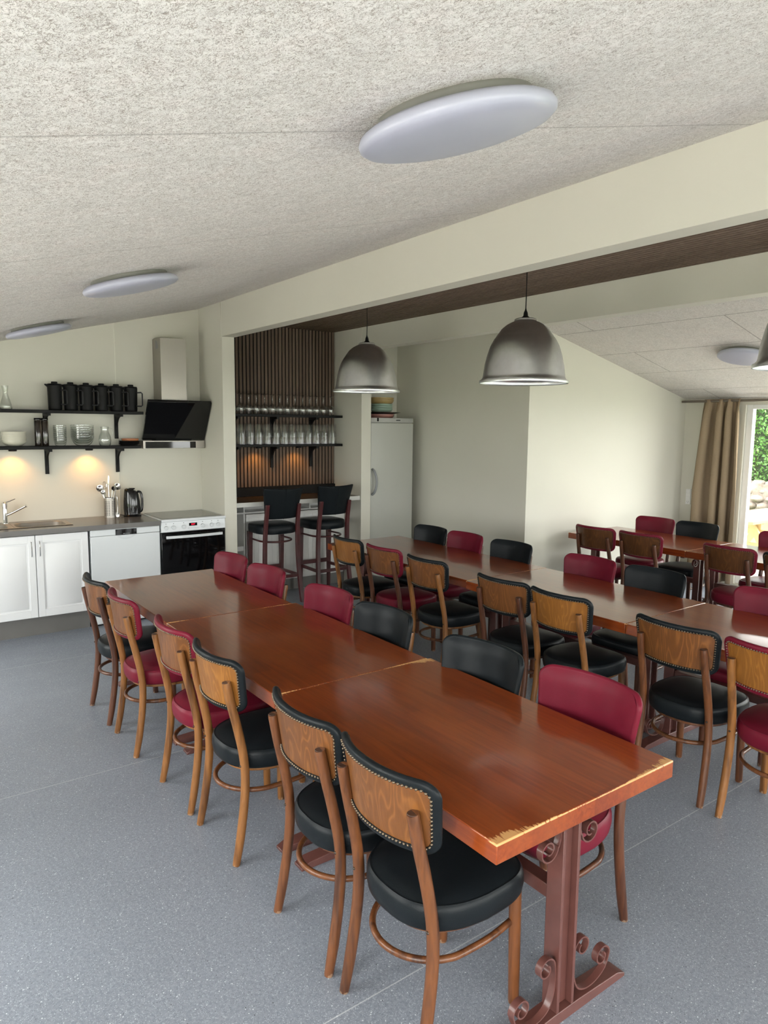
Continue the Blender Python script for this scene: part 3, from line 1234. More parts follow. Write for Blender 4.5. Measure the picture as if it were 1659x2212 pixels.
# ------------------------------------------------------------------ bar stools (local: facing +x)
def bar_stool(label, x, y, rz):
    t = thing('bar_stool', label, 'bar stool', (x, y, 0), rz, 'bar stools at the bar counter')

    def sq(P, w0, w1=None):
        P = [Vector(p) for p in P]
        m_ = M()
        n = len(P)
        R = []
        for i, p in enumerate(P):
            w = (w0 + ((w1 or w0) - w0) * i / (n - 1)) / 2
            R.append([(p.x + a * w, p.y + b * w, p.z) for a, b in ((-1, -1), (1, -1), (1, 1), (-1, 1))])
        return m_.rings(R)
    for sy in (-1, 1):
        sq([(.19, .185 * sy, 0), (.19, .185 * sy, .735)], .030, .050).build('leg', MAHOG, t, bevel=.003)
        P = catmull([(-.235, .215 * sy, 0), (-.205, .200 * sy, .25), (-.185, .190 * sy, .50), (-.185, .185 * sy, .70), (-.20, .180 * sy, .86), (-.235, .178 * sy, 1.05)], 5)
        sq(P, .040, .036).build('leg', MAHOG, t, bevel=.003)
    # seat
    m_ = M()

    def so(i):
        out = []
        for k in range(56):
            a = 2 * pi * k / 56
            ca, sa = cos(a), sin(a)
            ex = 5 if ca > 0 else 2.6
            xx = (abs(ca) ** (2 / ex)) * (1 if ca > 0 else -1)
            yy = (abs(sa) ** (2 / ex)) * (1 if sa > 0 else -1)
            out.append((.01 + xx * (.215 - i), yy * (.222 - i)))
        return out
    m_.rings([[(a, b, z) for a, b in so(i)] for i, z in ((.01, .735), (0, .742), (-.003, .775), (0, .812), (.01, .824), (.05, .832), (.12, .836))])
    m_.build('seat', BLACKL, t, ang=50)
    # backrest: wide top, narrow bottom, curved
    m_ = M()
    NU, NV = 16, 12

    def bp(u, v, off):
        hw = .172 + .052 * v
        z = .895 + .315 * v + .012 * (u * u) * v
        c = 1
        x_ = -.205 - .075 * v + .045 * u * u
        return (x_ + off, u * hw * c, z)
    for off, bul in ((-.020, -.006), (.018, .012)):
        vs = [bp(-1 + 2 * i / NU, j / NV, off + bul * (1 - (-1 + 2 * i / NU) ** 4) * (1 - (-1 + 2 * j / NV) ** 4)) for j in range(NV + 1) for i in range(NU + 1)]
        m_.add(vs, [(j * (NU + 1) + i, j * (NU + 1) + i + 1, (j + 1) * (NU + 1) + i + 1, (j + 1) * (NU + 1) + i) for j in range(NV) for i in range(NU)])
    n1 = (NU + 1) * (NV + 1)
    ring = [i for i in range(NU + 1)] + [j * (NU + 1) + NU for j in range(1, NV + 1)] + [NV * (NU + 1) + i for i in range(NU - 1, -1, -1)] + [j * (NU + 1) for j in range(NV - 1, 0, -1)]
    for a, b in zip(ring, ring[1:] + ring[:1]):
        m_.f.append((a, b, b + n1, a + n1))
    m_.build('backrest', BLACKL, t, bevel=.013, ang=50, seg=3)
    # centre seam on the rear of the back
    M().tube([(bp(0, v / 8, -.0275)[0], 0, bp(0, v / 8, 0)[2]) for v in range(0, 9)], .0022, 6).build('seam_piping', BLACKL, t)
    # upper bent ring and lower box stretchers
    pts = [(.175, -.175, .655)] + [(-.02 + .17 * cos(a), .178 * sin(a), .655) for a in [-pi / 2 - pi * k / 14 for k in range(15)]] + [(.175, .175, .655)]
    M().tube(catmull(pts, 3), .010, 8).build('bent_stretcher', MAHOG, t, ang=60)
    m_ = M()
    for sy in (-1, 1):
        m_.hexa([(-.19, sy * .192 - .009, .27), (.18, sy * .176 - .009, .27), (.18, sy * .176 + .009, .27), (-.19, sy * .192 + .009, .27)],
                [(-.19, sy * .192 - .009, .305), (.18, sy * .176 - .009, .305), (.18, sy * .176 + .009, .305), (-.19, sy * .192 + .009, .305)])
    m_.box(.18, .20, -.18, .18, .30, .345)
    m_.box(-.208, -.19, -.19, .19, .27, .305)
    m_.build('footrest_frame', MAHOG, t, bevel=.003)
    return t


bar_stool('left black bar stool with dark red wooden legs, at bar counter', 3.40, 6.60, pi / 2 - .02)
bar_stool('right black bar stool, closest to the fridge side of bar', 4.03, 6.62, pi / 2 + .02)


# ------------------------------------------------------------------ bar niche furniture
bc = thing('bar_cabinet', 'low white beadboard cabinet with grey plinth under the bar counter', 'cabinet', (3.74, 7.03, 0))


def loc(m_, dx, dy, dz=0):
    m_.v = [(a - dx, b - dy, c - dz) for a, b, c in m_.v]
    return m_


XA, XB_ = BX1 + BT + .004, BX2 - .004
m = M()
yf, yb = 6.92, 7.165
m.box(XA, XB_, yf, yb, .985, 1.010)
m.box(XA, XB_, yf + .002, yb, .900, .917)
m.box(XA, XA + .018, yf, yb, .13, .985)
m.box(3.21, 3.228, yf, yb, .13, .900)
m.box(XB_ - .018, XB_, yf, yb, .13, .985)
m.box(XA, XB_, yb - .008, yb, .13, .985)
m.box(XA, XB_, yf, yb, .13, .15)
for xx in (3.21, 3.60, 4.02):
    m.box(xx, xx + .016, yf, yb, .917, .985)
m.box(XA + .018, 3.21, yf + .01, yb, .50, .55)
loc(m, 3.74, 7.03).build('carcass', WHITE, bc, bevel=.001)
for (xa, xb) in ((3.23, 3.845), (3.85, 4.475)):
    m = M()
    m.box(xa, xb, yf - .018, yf - .006, .155, .895)
    nb = 10
    w = (xb - xa - .06) / nb
    for i in range(nb):
        m.box(xa + .03 + i * w + .002, xa + .03 + (i + 1) * w - .002, yf - .021, yf - .018, .19, .86)
    m.box(xa, xb, yf - .024, yf - .018, .86, .895)
    m.box(xa, xb, yf - .024, yf - .018, .155, .19)
    loc(m, 3.74, 7.03).build('door', WHITE, bc, bevel=.0015)
loc(M().box(XA, XB_, yf + .01, yb, 0, .13), 3.74, 7.03).build('plinth', KICK, bc)

bw = M().box(XA, XB_ - .003, 6.60, YB - .036, 1.015, 1.060).build('bar_counter', plain('dark laminate bar top', (0.035, 0.027, 0.022), 0.25))
tag(bw, 'dark bar counter top with pale front edge', 'counter')
M().box(XA, XB_ - .003, 6.592, 6.600, 1.015, 1.060).build('front_edge', plain('pale edge band', (0.55, 0.55, 0.52), 0.35), bw)

sk = thing('wall_socket', 'black wall socket on the dark strip behind the bar', 'socket', (3.17, YB - .045, 1.11))
M().box(-.04, .04, -.006, .004, -.035, .035).build('faceplate', BLACKPL, sk, bevel=.003)
M().lathe([(.018, 0), (.02, .002)], 20).build('socket_ring', GREYPL, sk).matrix_local = Matrix.Translation((0, -.0065, 0)) @ Matrix.Rotation(pi / 2, 4, 'X')


# ------------------------------------------------------------------ shelves and brackets
def bracket(label, x, z, yw, depth, group):
    t = thing('shelf_bracket', label, 'bracket', (x, yw, z), 0, group)
    m_ = M()
    m_.box(-.016, .016, -.022, 0, -.235, 0)
    m_.box(-.016, .016, -depth, -.022, -.022, 0)
    P = []
    for k in range(11):
        a = pi / 2 * k / 10
        P.append((-.022 - (depth - .06) * (1 - cos(a)), -.022 - .15 * (1 - sin(a))))
    poly = [(-.022, -.022)] + P[::-1][0:0] + [(-depth + .04, -.022)] + P[::-1][1:]
    m_.prism(poly, 'yz', -.009, .009)
    m_.build('arm', BLACKSH, t, bevel=.002)
    return t


def shelf(label, x0, x1, y0, y1, z):
    o = M().box(x0, x1, y0, y1, z - .028, z).build('wall_shelf', BLACKSH, bevel=.003)
    return tag(o, label, 'shelf')


ZU, ZLW = 1.967, 1.640
shelf('upper black shelf on kitchen wall carrying the black jugs', 0.2, 2.19, 6.95, YB, ZU)
shelf('lower black kitchen shelf carrying bowls and glass jugs', 0.2, 2.155, 6.95, YB, ZLW)
YS = YB - .026
shelf('upper black shelf of bar niche, holding wine glasses', XA, XB_ - .002, 6.96, YS, ZU)
shelf('lower black shelf of bar niche, holding tumblers', XA, XB_ - .002, 6.96, YS, ZLW)
for x in (.62, 1.345, 1.985):
    side = {.62: 'out of frame end of', 1.345: 'middle of', 1.985: 'right part of'}[x]
    bracket('black bracket under the %s upper kitchen shelf' % side, x, ZU - .029, YB, .20, 'kitchen shelf brackets')
    bracket('black bracket under the %s lower kitchen shelf' % side, x, ZLW - .029, YB, .20, 'kitchen shelf brackets')
for x, side in ((3.20, 'left'), (3.66, 'middle'), (4.16, 'right')):
    bracket('%s black bracket under upper bar shelf' % side, x, ZU - .029, YS, .17, 'bar shelf brackets')
    bracket('%s black bracket under lower bar shelf' % side, x, ZLW - .029, YS, .17, 'bar shelf brackets')


def spot(label, x, y, z, power):
    t = thing('shelf_spotlight', label, 'spotlight', (x, y, z), 0, 'warm spotlights under shelves')
    M().lathe([(.0, -.001), (.032, -.001), (.034, -.004), (.034, -.016), (.026, -.018)], 24).build('housing', BLACKPL, t)
    M().lathe([(.026, -.0175), (.0, -.0185)], 24).build('lens', LIGHTW, t)
    d = bpy.data.lights.new('warm_spot', 'SPOT')
    d.energy = power
    d.color = (1.0, 0.44, 0.08)
    d.spot_size = radians(125)
    d.spot_blend = 0.8
    d.shadow_soft_size = 0.03
    d.specular_factor = 0.4
    o = bpy.data.objects.new('warm_spot', d)
    COL.objects.link(o)
    o.parent = t
    o.location = (0, 0, -.022)
    o.rotation_euler = (radians(12), 0, 0)
    return t


spot('left glowing spotlight under the lower kitchen shelf', 1.05, 7.06, ZLW - .028, 7.5)
spot('right glowing spotlight under the lower kitchen shelf', 1.70, 7.06, ZLW - .028, 7.5)
spot('left warm spotlight under the lower bar shelf', 3.45, 7.03, ZLW - .028, 8)
spot('right warm spotlight under the lower bar shelf', 3.95, 7.03, ZLW - .028, 8)

# ------------------------------------------------------------------ glasses in the bar
wg_m = M().lathe([(.0325, 0), (.0335, 0), (.040, .03), (.0425, .055), (.040, .078), (.030, .096), (.014, .107), (.005, .115), (.0042, .14), (.0042, .185), (.006, .2), (.018, .209), (.035, .213), (.036, .215), (.0, .217)], 20).mesh('wine_glass', GLASSW, 60)
for r, (yy, lb, n, xo) in enumerate(((7.005, 'upside down wine glass in front row of upper bar shelf', 15, 3.045), (7.085, 'upside down wine glass in back row of upper bar shelf', 15, 3.085))):
    for i in range(n):
        o = bpy.data.objects.new('wine_glass', wg_m)
        COL.objects.link(o)
        o.location = (xo + i * .094 + random.uniform(-.004, .004), yy + random.uniform(-.004, .004), ZU + .0005)
        tag(o, lb, 'wine glass', 'upside down wine glasses, %s row' % ('front' if r == 0 else 'back'))
tb_m = M().lathe([(.0425, 0), (.0400, .0), (.0385, .06), (.0355, .138), (.0, .140), (.0, .150), (.035, .150), (.0375, .146), (.0405, .085), (.0425, .0)], 20).mesh('tumbler', GLASST, 50)
for r, (yy, n, xo) in enumerate(((7.005, 14, 3.04), (7.09, 14, 3.05))):
    for i in range(n):
        for k in range(2):
            o = bpy.data.objects.new('tumbler', tb_m)
            COL.objects.link(o)
            o.location = (xo + i * .1035 + (0 if k else random.uniform(-.004, .004)), yy, ZLW + .0005 + k * .078)
            row = 'front' if r == 0 else 'back'
            pos = ('top', 'upper')[0] if k else 'bottom'
            tag(o, 'upside down glass tumbler, %s of its stack in %s row' % (pos, row), 'tumbler', '%s tumblers of the %s row' % (pos, row))

# ------------------------------------------------------------------ fridge
fr = thing('refrigerator', 'tall pale refrigerator behind the bar post', 'refrigerator', (4.975, 6.9, 0))
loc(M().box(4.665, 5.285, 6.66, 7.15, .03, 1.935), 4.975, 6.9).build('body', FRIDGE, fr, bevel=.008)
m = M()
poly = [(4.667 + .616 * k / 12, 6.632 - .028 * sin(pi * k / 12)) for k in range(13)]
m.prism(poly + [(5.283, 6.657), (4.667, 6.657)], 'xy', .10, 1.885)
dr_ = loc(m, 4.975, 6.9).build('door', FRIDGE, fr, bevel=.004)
m = M().prism(poly + [(5.283, 6.657), (4.667, 6.657)], 'xy', 1.893, 1.945)
cpn = loc(m, 4.975, 6.9).build('top_panel', plain('grey white fridge trim', (0.38, 0.38, 0.36), 0.35), fr, bevel=.003)
loc(M().box(4.665, 5.285, 6.66, 7.15, 1.935, 1.945), 4.975, 6.9).build('lid', GREYPL, fr, bevel=.002)
P = [(4.682 + .030 * sin(pi * k / 12), 6.605 - .035 * sin(pi * k / 12) ** .6 if 0 < k < 12 else 6.62, 1.06 + .30 * k / 12) for k in range(13)]
loc(M().tube(P, .013, 10), 4.975, 6.9).build('handle', GREYPL, dr_)
loc(M().box(4.745, 4.752, 6.597, 6.6295, 1.905, 1.943), 4.975, 6.9).build('indicator_slot', BLACKPL, cpn)
m = M()
xx = 5.005
for w_, h_ in ((.004, .006), (.007, .008), (.005, .011), (.006, .008), (.006, .008), (.004, .011), (.006, .008), (.005, .008), (.006, .010)):
    m.box(xx, xx + w_, 6.6025, 6.606, 1.915, 1.915 + h_)
    xx += w_ + .0015
loc(m, 4.975, 6.9).build('brand_lettering', BLACKPL, cpn)

# dishes on the fridge
def bowl(name, label, cat, x, y, z, r, h, mat, group=None, foot=.45, th=.004, n=40, flat=False):
    single = mat is GLASSW
    pr = []
    K = 8
    for k in range(K + 1):
        a = k / K
        if flat:
            rr = r * (foot + (1 - foot) * a)
            zz = h * a ** 1.2
        else:
            rr = r * (foot + (1 - foot) * sin(a * pi / 2))
            zz = h * (1 - cos(a * pi / 2)) ** .8
        pr.append((rr, zz))
    inner = [(max(.001, a - th), b + th * .9) for a, b in pr[::-1]]
    inner[0] = (pr[-1][0] - th, pr[-1][1])
    m_ = M().lathe([(.001, 0)] + pr + ([(pr[-1][0] - .004, pr[-1][1] + .002), (pr[-1][0] - .004, pr[-1][1] - .004)] if single else inner + [(.001, th)]), n, (0, 0, 0))
    o = m_.build(name, mat, ang=40)
    o.location = (x, y, z)
    return tag(o, label, cat, group)


PINK = plain('pink glaze', (0.42, 0.20, 0.17), 0.35)
GREEN = plain('mint green glaze', (0.27, 0.37, 0.30), 0.3)
YEL = plain('mustard glaze', (0.40, 0.29, 0.12), 0.4)
DARKM = plain('dark tin', (0.03, 0.03, 0.03), 0.3, .5)
fx, fy = 4.985, 6.87
bowl('dish', 'pink dish lowest of the stack on the fridge', 'dish', fx, fy, 1.9455, .150, .045, PINK, 'dishes stacked on the fridge', .85)
bowl('plate', 'dark wide plate above the pink dish on fridge', 'plate', fx + .02, fy, 1.9905, .215, .022, DARKM, 'dishes stacked on the fridge', .5, flat=True)
for k in range(3):
    bowl('bowl', ['bottom', 'middle', 'top'][k] + ' mint green bowl of the three on the fridge', 'bowl', fx, fy, 2.013 + k * .027, .135, .045, GREEN, 'dishes stacked on the fridge', .7)
for k in range(2):
    bowl('bowl', ['lower', 'upper'][k] + ' mustard yellow bowl at top of fridge stack', 'bowl', fx, fy, 2.112 + k * .024, .148, .05, YEL, 'dishes stacked on the fridge', .75)

# ------------------------------------------------------------------ kitchen run
ZW = .945


def raised_door(t, x0, x1, z0, z1, yf_, handle_x, handle_z):
    m_ = M()
    m_.box(x0, x1, yf_, yf_ + .018, z0, z1)
    s = .055
    m_.box(x0, x0 + s, yf_ - .009, yf_, z0, z1)
    m_.box(x1 - s, x1, yf_ - .009, yf_, z0, z1)
    m_.box(x0 + s, x1 - s, yf_ - .009, yf_, z0, z0 + s + .01)
    m_.box(x0 + s, x1 - s, yf_ - .009, yf_, z1 - s - .01, z1)
    a = s + .014
    b = s + .036
    m_.hexa([(x0 + a, yf_, z0 + a + .01), (x1 - a, yf_, z0 + a + .01), (x1 - a, yf_, z1 - a - .01), (x0 + a, yf_, z1 - a - .01)],
            [(x0 + b, yf_ - .009, z0 + b + .01), (x1 - b, yf_ - .009, z0 + b + .01), (x1 - b, yf_ - .009, z1 - b - .01), (x0 + b, yf_ - .009, z1 - b - .01)])
    d = m_.build('door', DOORW, t, bevel=.002)
    h = M().tube(catmull([(handle_x, yf_ - .006, handle_z), (handle_x, yf_ - .026, handle_z - .012), (handle_x, yf_ - .033, handle_z - .067), (handle_x, yf_ - .026, handle_z - .122), (handle_x, yf_ - .006, handle_z - .134)], 5), .0045, 8)
    h.build('handle', CHROME, d)


t = thing('base_cabinet', 'white sink cabinet with two raised panel doors and grey plinth', 'cabinet')
M().box(.62, 1.545, 6.592, 7.165, .17, .70).build('carcass', DOORW, t)
raised_door(t, .672, 1.108, .175, .892, 6.573, 1.078, .842)
raised_door(t, 1.114, 1.540, .175, .892, 6.573, 1.143, .842)
M().box(.62, 1.545, 6.636, 6.65, 0, .17).build('plinth', KICK, t)
t = thing('base_cabinet', 'white base cabinet left of the sink cabinet, outside the frame', 'cabinet')
M().box(-.3, .615, 6.592, 7.165, .17, .70).build('carcass', DOORW, t)
raised_door(t, -.295, .155, .175, .892, 6.573, .12, .842)
raised_door(t, .161, .610, .175, .892, 6.573, .20, .842)
M().box(-.3, .615, 6.636, 6.65, 0, .17).build('plinth', KICK, t)

m = M()
hx0, hx1, hy0, hy1 = .52, 1.45, 6.69, 7.03
m.box(-.3, hx0, 6.54, YB, ZW - .045, ZW)
m.box(hx1, 2.188, 6.54, YB, ZW - .045, ZW)
m.box(hx0, hx1, 6.54, hy0, ZW - .045, ZW)
m.box(hx0, hx1, hy1, YB, ZW - .045, ZW)
tag(m.build('worktop', WORK), 'glossy grey kitchen worktop with steel sink', 'worktop')


def rrect(x0, x1, y0, y1, r, n=8):
    pts = []
    for cx_, cy_, a0 in ((x1 - r, y1 - r, 0), (x0 + r, y1 - r, pi / 2), (x0 + r, y0 + r, pi), (x1 - r, y0 + r, 1.5 * pi)):
        for k in range(n + 1):
            a = a0 + pi / 2 * k / n
            pts.append((cx_ + r * cos(a), cy_ + r * sin(a)))
    return pts


t = thing('kitchen_sink', 'stainless steel double sink set into the grey worktop', 'sink', (1.0, 6.86, ZW))
for (a0, a1, dep) in ((.985, 1.452, .15), (.518, .983, .12)):
    m = M()
    o_ = rrect(a0, a1, 6.688, 7.032, .004)
    i1 = rrect(a0 + .02, a1 - .04, 6.705, 7.015, .09)
    R = [[(x - 1.0, y - 6.86, .004) for x, y in o_], [(x - 1.0, y - 6.86, .004) for x, y in i1]]
    i2 = rrect(a0 + .026, a1 - .046, 6.711, 7.009, .085)
    R.append([(x - 1.0, y - 6.86, -.004) for x, y in i2])
    i3 = rrect(a0 + .032, a1 - .052, 6.717, 7.003, .08)
    R.append([(x - 1.0, y - 6.86, -dep + .02) for x, y in i3])
    i4 = rrect(a0 + .05, a1 - .07, 6.735, 6.985, .06)
    R.append([(x - 1.0, y - 6.86, -dep) for x, y in i4])
    m.rings(R, True, False, True)
    m.build('bowl', STEEL, t, ang=50)
t = thing('mixer_tap', 'chrome mixer tap behind the sink', 'tap', (.965, 7.085, ZW))
M().lathe([(.026, 0), (.026, .006), (.021, .012), (.021, .15), (.023, .152), (.023, .185), (.016, .192), (.0, .193)], 28).build('body', CHROME, t, ang=40)
M().tube(catmull([(0.01, -.01, .075), (.06, -.035, .10), (.12, -.06, .135), (.165, -.08, .16)], 4), [.010] * 12 + [.016], 12).build('spout', CHROME, t)
M().tube([(.005, 0, .19), (.035, -.01, .20), (.085, -.02, .222)], [.007, .006, .004], 8).build('lever', CHROME, t)

# dishwasher
t = thing('dishwasher', 'white dishwasher between the sink cabinet and cooker', 'dishwasher')
M().box(1.560, 2.183, 6.60, 7.15, .02, .898).build('body', APPL, t)
dd = M().box(1.560, 2.183, 6.562, 6.598, .135, .838).build('door', APPL, t, bevel=.004)
cp = M().box(1.560, 2.183, 6.560, 6.598, .841, .897).build('control_panel', APPL, t, bevel=.004)
M().box(1.778, 1.968, 6.5555, 6.5605, .838, .892).build('display', BLACKGL, cp, bevel=.001)
m = M()
xx = 1.845
for w_, h_ in ((.006, .008), (.003, .008), (.005, .008), (.004, .004), (.006, .008), (.005, .008), (.006, .008), (.004, .008)):
    m.box(xx, xx + w_, 6.5545, 6.556, .846, .846 + h_)
    xx += w_ + .003
m.build('lettering', GREYPL, cp)
m = M()
n = 20
pts = [(1.782 + .182 * k / n, .8375 - .040 * sin(pi * k / n) ** .7) for k in range(n + 1)]
ptsb = [(1.800 + .146 * k / n, .8375 - .026 * sin(pi * k / n) ** .7) for k in range(n + 1)]
vs = [(a, 6.5615, b) for a, b in pts] + [(a, 6.5675, b) for a, b in ptsb]
m.add([(a, 6.5612, b) for a, b in pts] + [(a, 6.5585, b) for a, b in ptsb], [(i, i + 1, n + 2 + i, n + 1 + i) for i in range(n)])
m.build('grip_recess', APPL, dd)
M().box(1.575, 2.17, 6.63, 6.64, 0, .12).build('plinth', BLACKPL, t)

# cooker
t = thing('cooker', 'white electric cooker with glass hob and black oven door', 'cooker')
M().box(2.197, 2.842, 6.60, 7.155, .02, .925).build('body', APPL, t)
M().box(2.195, 2.845, 6.545, 7.165, .925, .950).build('hob_frame', APPL, t, bevel=.005)
M().box(2.222, 2.820, 6.600, 7.135, .9495, .9525).build('hob_glass', GREYGL, t, bevel=.001)
pn = M()
pn.hexa([(2.197, 6.555, .828), (2.842, 6.555, .828), (2.842, 6.600, .828), (2.197, 6.600, .828)],
        [(2.197, 6.563, .924), (2.842, 6.563, .924), (2.842, 6.600, .924), (2.197, 6.600, .924)])
pn = pn.build('control_panel', APPL, t, bevel=.002)
for kx in (2.245, 2.318, 2.417, 2.607, 2.700, 2.768):
    m = M().lathe([(.0215, 0), (.0215, .003)], 24)
    k1 = m.build('knob', plain('knob ring', (0.25, 0.25, 0.24), 0.4), pn)
    k1.matrix_local = Matrix.Translation((kx, 6.5605, .868)) @ Matrix.Rotation(pi / 2 + .08, 4, 'X')
    k2 = M().lathe([(.0185, 0), (.0185, .012), (.016, .015), (.0, .0155)], 24).build('cap', APPL, k1)
    M().box(kx - .003, kx + .003, 6.5605, 6.5625, .903, .909).build('knob_symbol', BLACKPL, pn)
dp = M().box(2.470, 2.550, 6.5550, 6.5590, .874, .902).build('display', BLACKGL, pn)
tx = bpy.data.curves.new('clock_digits', 'FONT')
tx.body = '8:57'
tx.size = .022
tx.align_x = 'CENTER'
tx.align_y = 'CENTER'
tmp_ = bpy.data.objects.new('digits_curve', tx)
COL.objects.link(tmp_)
bpy.context.view_layer.update()
me_ = bpy.data.meshes.new_from_object(tmp_.evaluated_get(bpy.context.evaluated_depsgraph_get()))
bpy.data.objects.remove(tmp_)
me_.materials.clear()
to = bpy.data.objects.new('clock_digits', me_)
COL.objects.link(to)
to.parent = dp
to.location = (2.510, 6.5535, .888)
to.rotation_euler = (pi / 2, 0, 0)
me_.materials.append(emit('red digits', (1, .02, .06), 2.0))
M().box(2.462, 2.560, 6.5540, 6.5585, .846, .858).build('button_bar', APPL, pn, bevel=.001)
od = M().box(2.199, 2.840, 6.560, 6.598, .22, .822).build('oven_door', BLACKGL, t, bevel=.004)
M().box(2.199, 2.840, 6.565, 6.598, .06, .215).build('drawer_front', APPL, t, bevel=.004)
m = M().strip([(2.245 + .545 * k / 12, 6.538 - .016 * sin(pi * k / 12), .776) for k in range(13)], .010, .026, 'y')
m = M()
R = []
for k in range(13):
    x_ = 2.235 + .565 * k / 12
    y_ = 6.530 - .018 * sin(pi * k / 12)
    R.append([(x_, y_ - .006, .767), (x_, y_ + .006, .767), (x_, y_ + .006, .793), (x_, y_ - .006, .793)])
m.rings(R)
m.box(2.245, 2.262, 6.53, 6.562, .770, .790)
m.box(2.773, 2.790, 6.53, 6.562, .770, .790)
m.build('handle', APPL, od, bevel=.002)

# extractor hood
t = thing('extractor_hood', 'angled black glass extractor hood with steel chimney', 'extractor hood')
M().hexa([(2.200, 7.045, 1.690), (2.840, 7.045, 1.690), (2.840, 7.075, 1.700), (2.200, 7.075, 1.700)],
         [(2.200, 6.835, 2.062), (2.840, 6.835, 2.062), (2.840, 6.850, 2.085), (2.200, 6.850, 2.085)]).build('glass_front', BLACKGL, t, bevel=.002)
M().hexa([(2.33, 7.080, 1.610), (2.70, 7.080, 1.610), (2.70, 7.165, 1.610), (2.33, 7.165, 1.610)],
         [(2.33, 6.865, 2.078), (2.70, 6.865, 2.078), (2.70, 7.165, 2.078), (2.33, 7.165, 2.078)]).build('body', BLACKPL, t, bevel=.002)
bb = M().box(2.202, 2.838, 7.035, 7.165, 1.606, 1.684).build('lower_housing', STEEL, t, bevel=.002)
M().box(2.225, 2.740, 7.031, 7.036, 1.610, 1.674).build('control_strip', BLACKGL, bb)
ch = M().box(2.365, 2.622, 6.935, 7.167, 2.079, 2.685).build('chimney', STEEL, t, bevel=.001)
m = M()
vs = []
for k in range(13):
    a = pi / 2 * k / 12
    vs.append((2.3635, 7.0 - .0 + .07 * 1 - .075 * sin(a) * 1.0, 2.585 + .085 * cos(a)))
m.add([(2.3635, 7.07, 2.585)] + vs, [(0, i, i + 1) for i in range(1, 13)])
m.build('side_vent', GREYPL, ch)

# kettle
t = thing('kettle', 'glossy black electric kettle on the grey worktop', 'kettle', (2.075, 7.03, ZW))
prof = [(.0, 0), (.083, 0), (.085, .012), (.078, .018), (.077, .03), (.080, .08), (.076, .15), (.068, .21), (.064, .235), (.060, .25), (.045, .262), (.0, .268)]
m = M().lathe(prof, 36)
m.v = [(x * (1.0 if x > 0 else 1.0 + .12 * (z / .25)), y, z - (.02 * x / .06 if z > .2 else 0)) for x, y, z in m.v]
KET = plain('glossy black plastic', (0.004, 0.004, 0.0045), 0.1)
m.build('body', KET, t, ang=50)
M().tube(catmull([(.045, -.03, .242), (.068, -.045, .238), (.081, -.052, .19), (.082, -.052, .11), (.076, -.05, .06), (.065, -.04, .045)], 5), .0115, 10).build('handle', KET, t, ang=60)
M().lathe([(.0, .262), (.028, .264), (.032, .27), (.028, .278), (.0, .28)], 24).build('lid_button', KET, t)
M().tube(catmull([(-.07, .02, .006), (-.12, .03, .02), (-.15, .07, .012), (-.13, .11, .006)], 5), .0032, 6).build('power_cord', BLACKPL, t)

# utensil holder with perforated wall
t = thing('utensil_holder', 'perforated steel utensil holder full of ladles and spatulas', 'utensil holder', (1.868, 7.05, ZW))
m = M()
NA, NZ = 40, 24
R_, Hh = .054, .19
vs = [(R_ * cos(2 * pi * a / NA), R_ * sin(2 * pi * a / NA), Hh * z / NZ) for z in range(NZ + 1) for a in range(NA)]
fs = []
for z in range(NZ):
    for a in range(NA):
        if 3 <= z <= 20 and z % 2 == 1 and a % 2 == 1 and (a % 10) != 9:
            continue
        fs.append((z * NA + a, z * NA + (a + 1) % NA, (z + 1) * NA + (a + 1) % NA, (z + 1) * NA + a))
m.add(vs, fs)
m.lathe([(.0, .002), (R_, .002)], NA)
m.build('cup', STEEL, t, ang=60)
M().lathe([(R_ - .003, Hh - .004), (R_ + .002, Hh - .003), (R_ + .002, Hh + .001), (R_ - .003, Hh + .001)], 40).build('rim', CHROME, t)
M().lathe([(R_ - .006, .004), (R_ - .006, .17)], 30).build('shade_sleeve', plain('painted inner shade', (0.03, 0.03, 0.03), .5), t)  # dark sleeve added so the holes show a shaded inside
uts = [('ladle', -30, -.05, .30, 'chrome ladle leaning left in the utensil holder', 'ladle'), ('ladle', 20, .045, .31, 'chrome ladle leaning right in the utensil holder', 'ladle'),
       ('spatula', 0, -.005, .345, 'tall steel serving knife standing highest in the utensil holder', 'spatula'), ('spoon', 60, .02, .30, 'black serving spoon in the utensil holder', 'spoon'),
       ('whisk', 100, -.03, .31, 'wire whisk at back of the utensil holder', 'whisk'), ('fork', 200, .03, .28, 'steel meat fork in the utensil holder', 'fork'),
       ('spoon', 250, -.035, .27, 'small shiny spoon at left rim of utensil holder', 'spoon')]
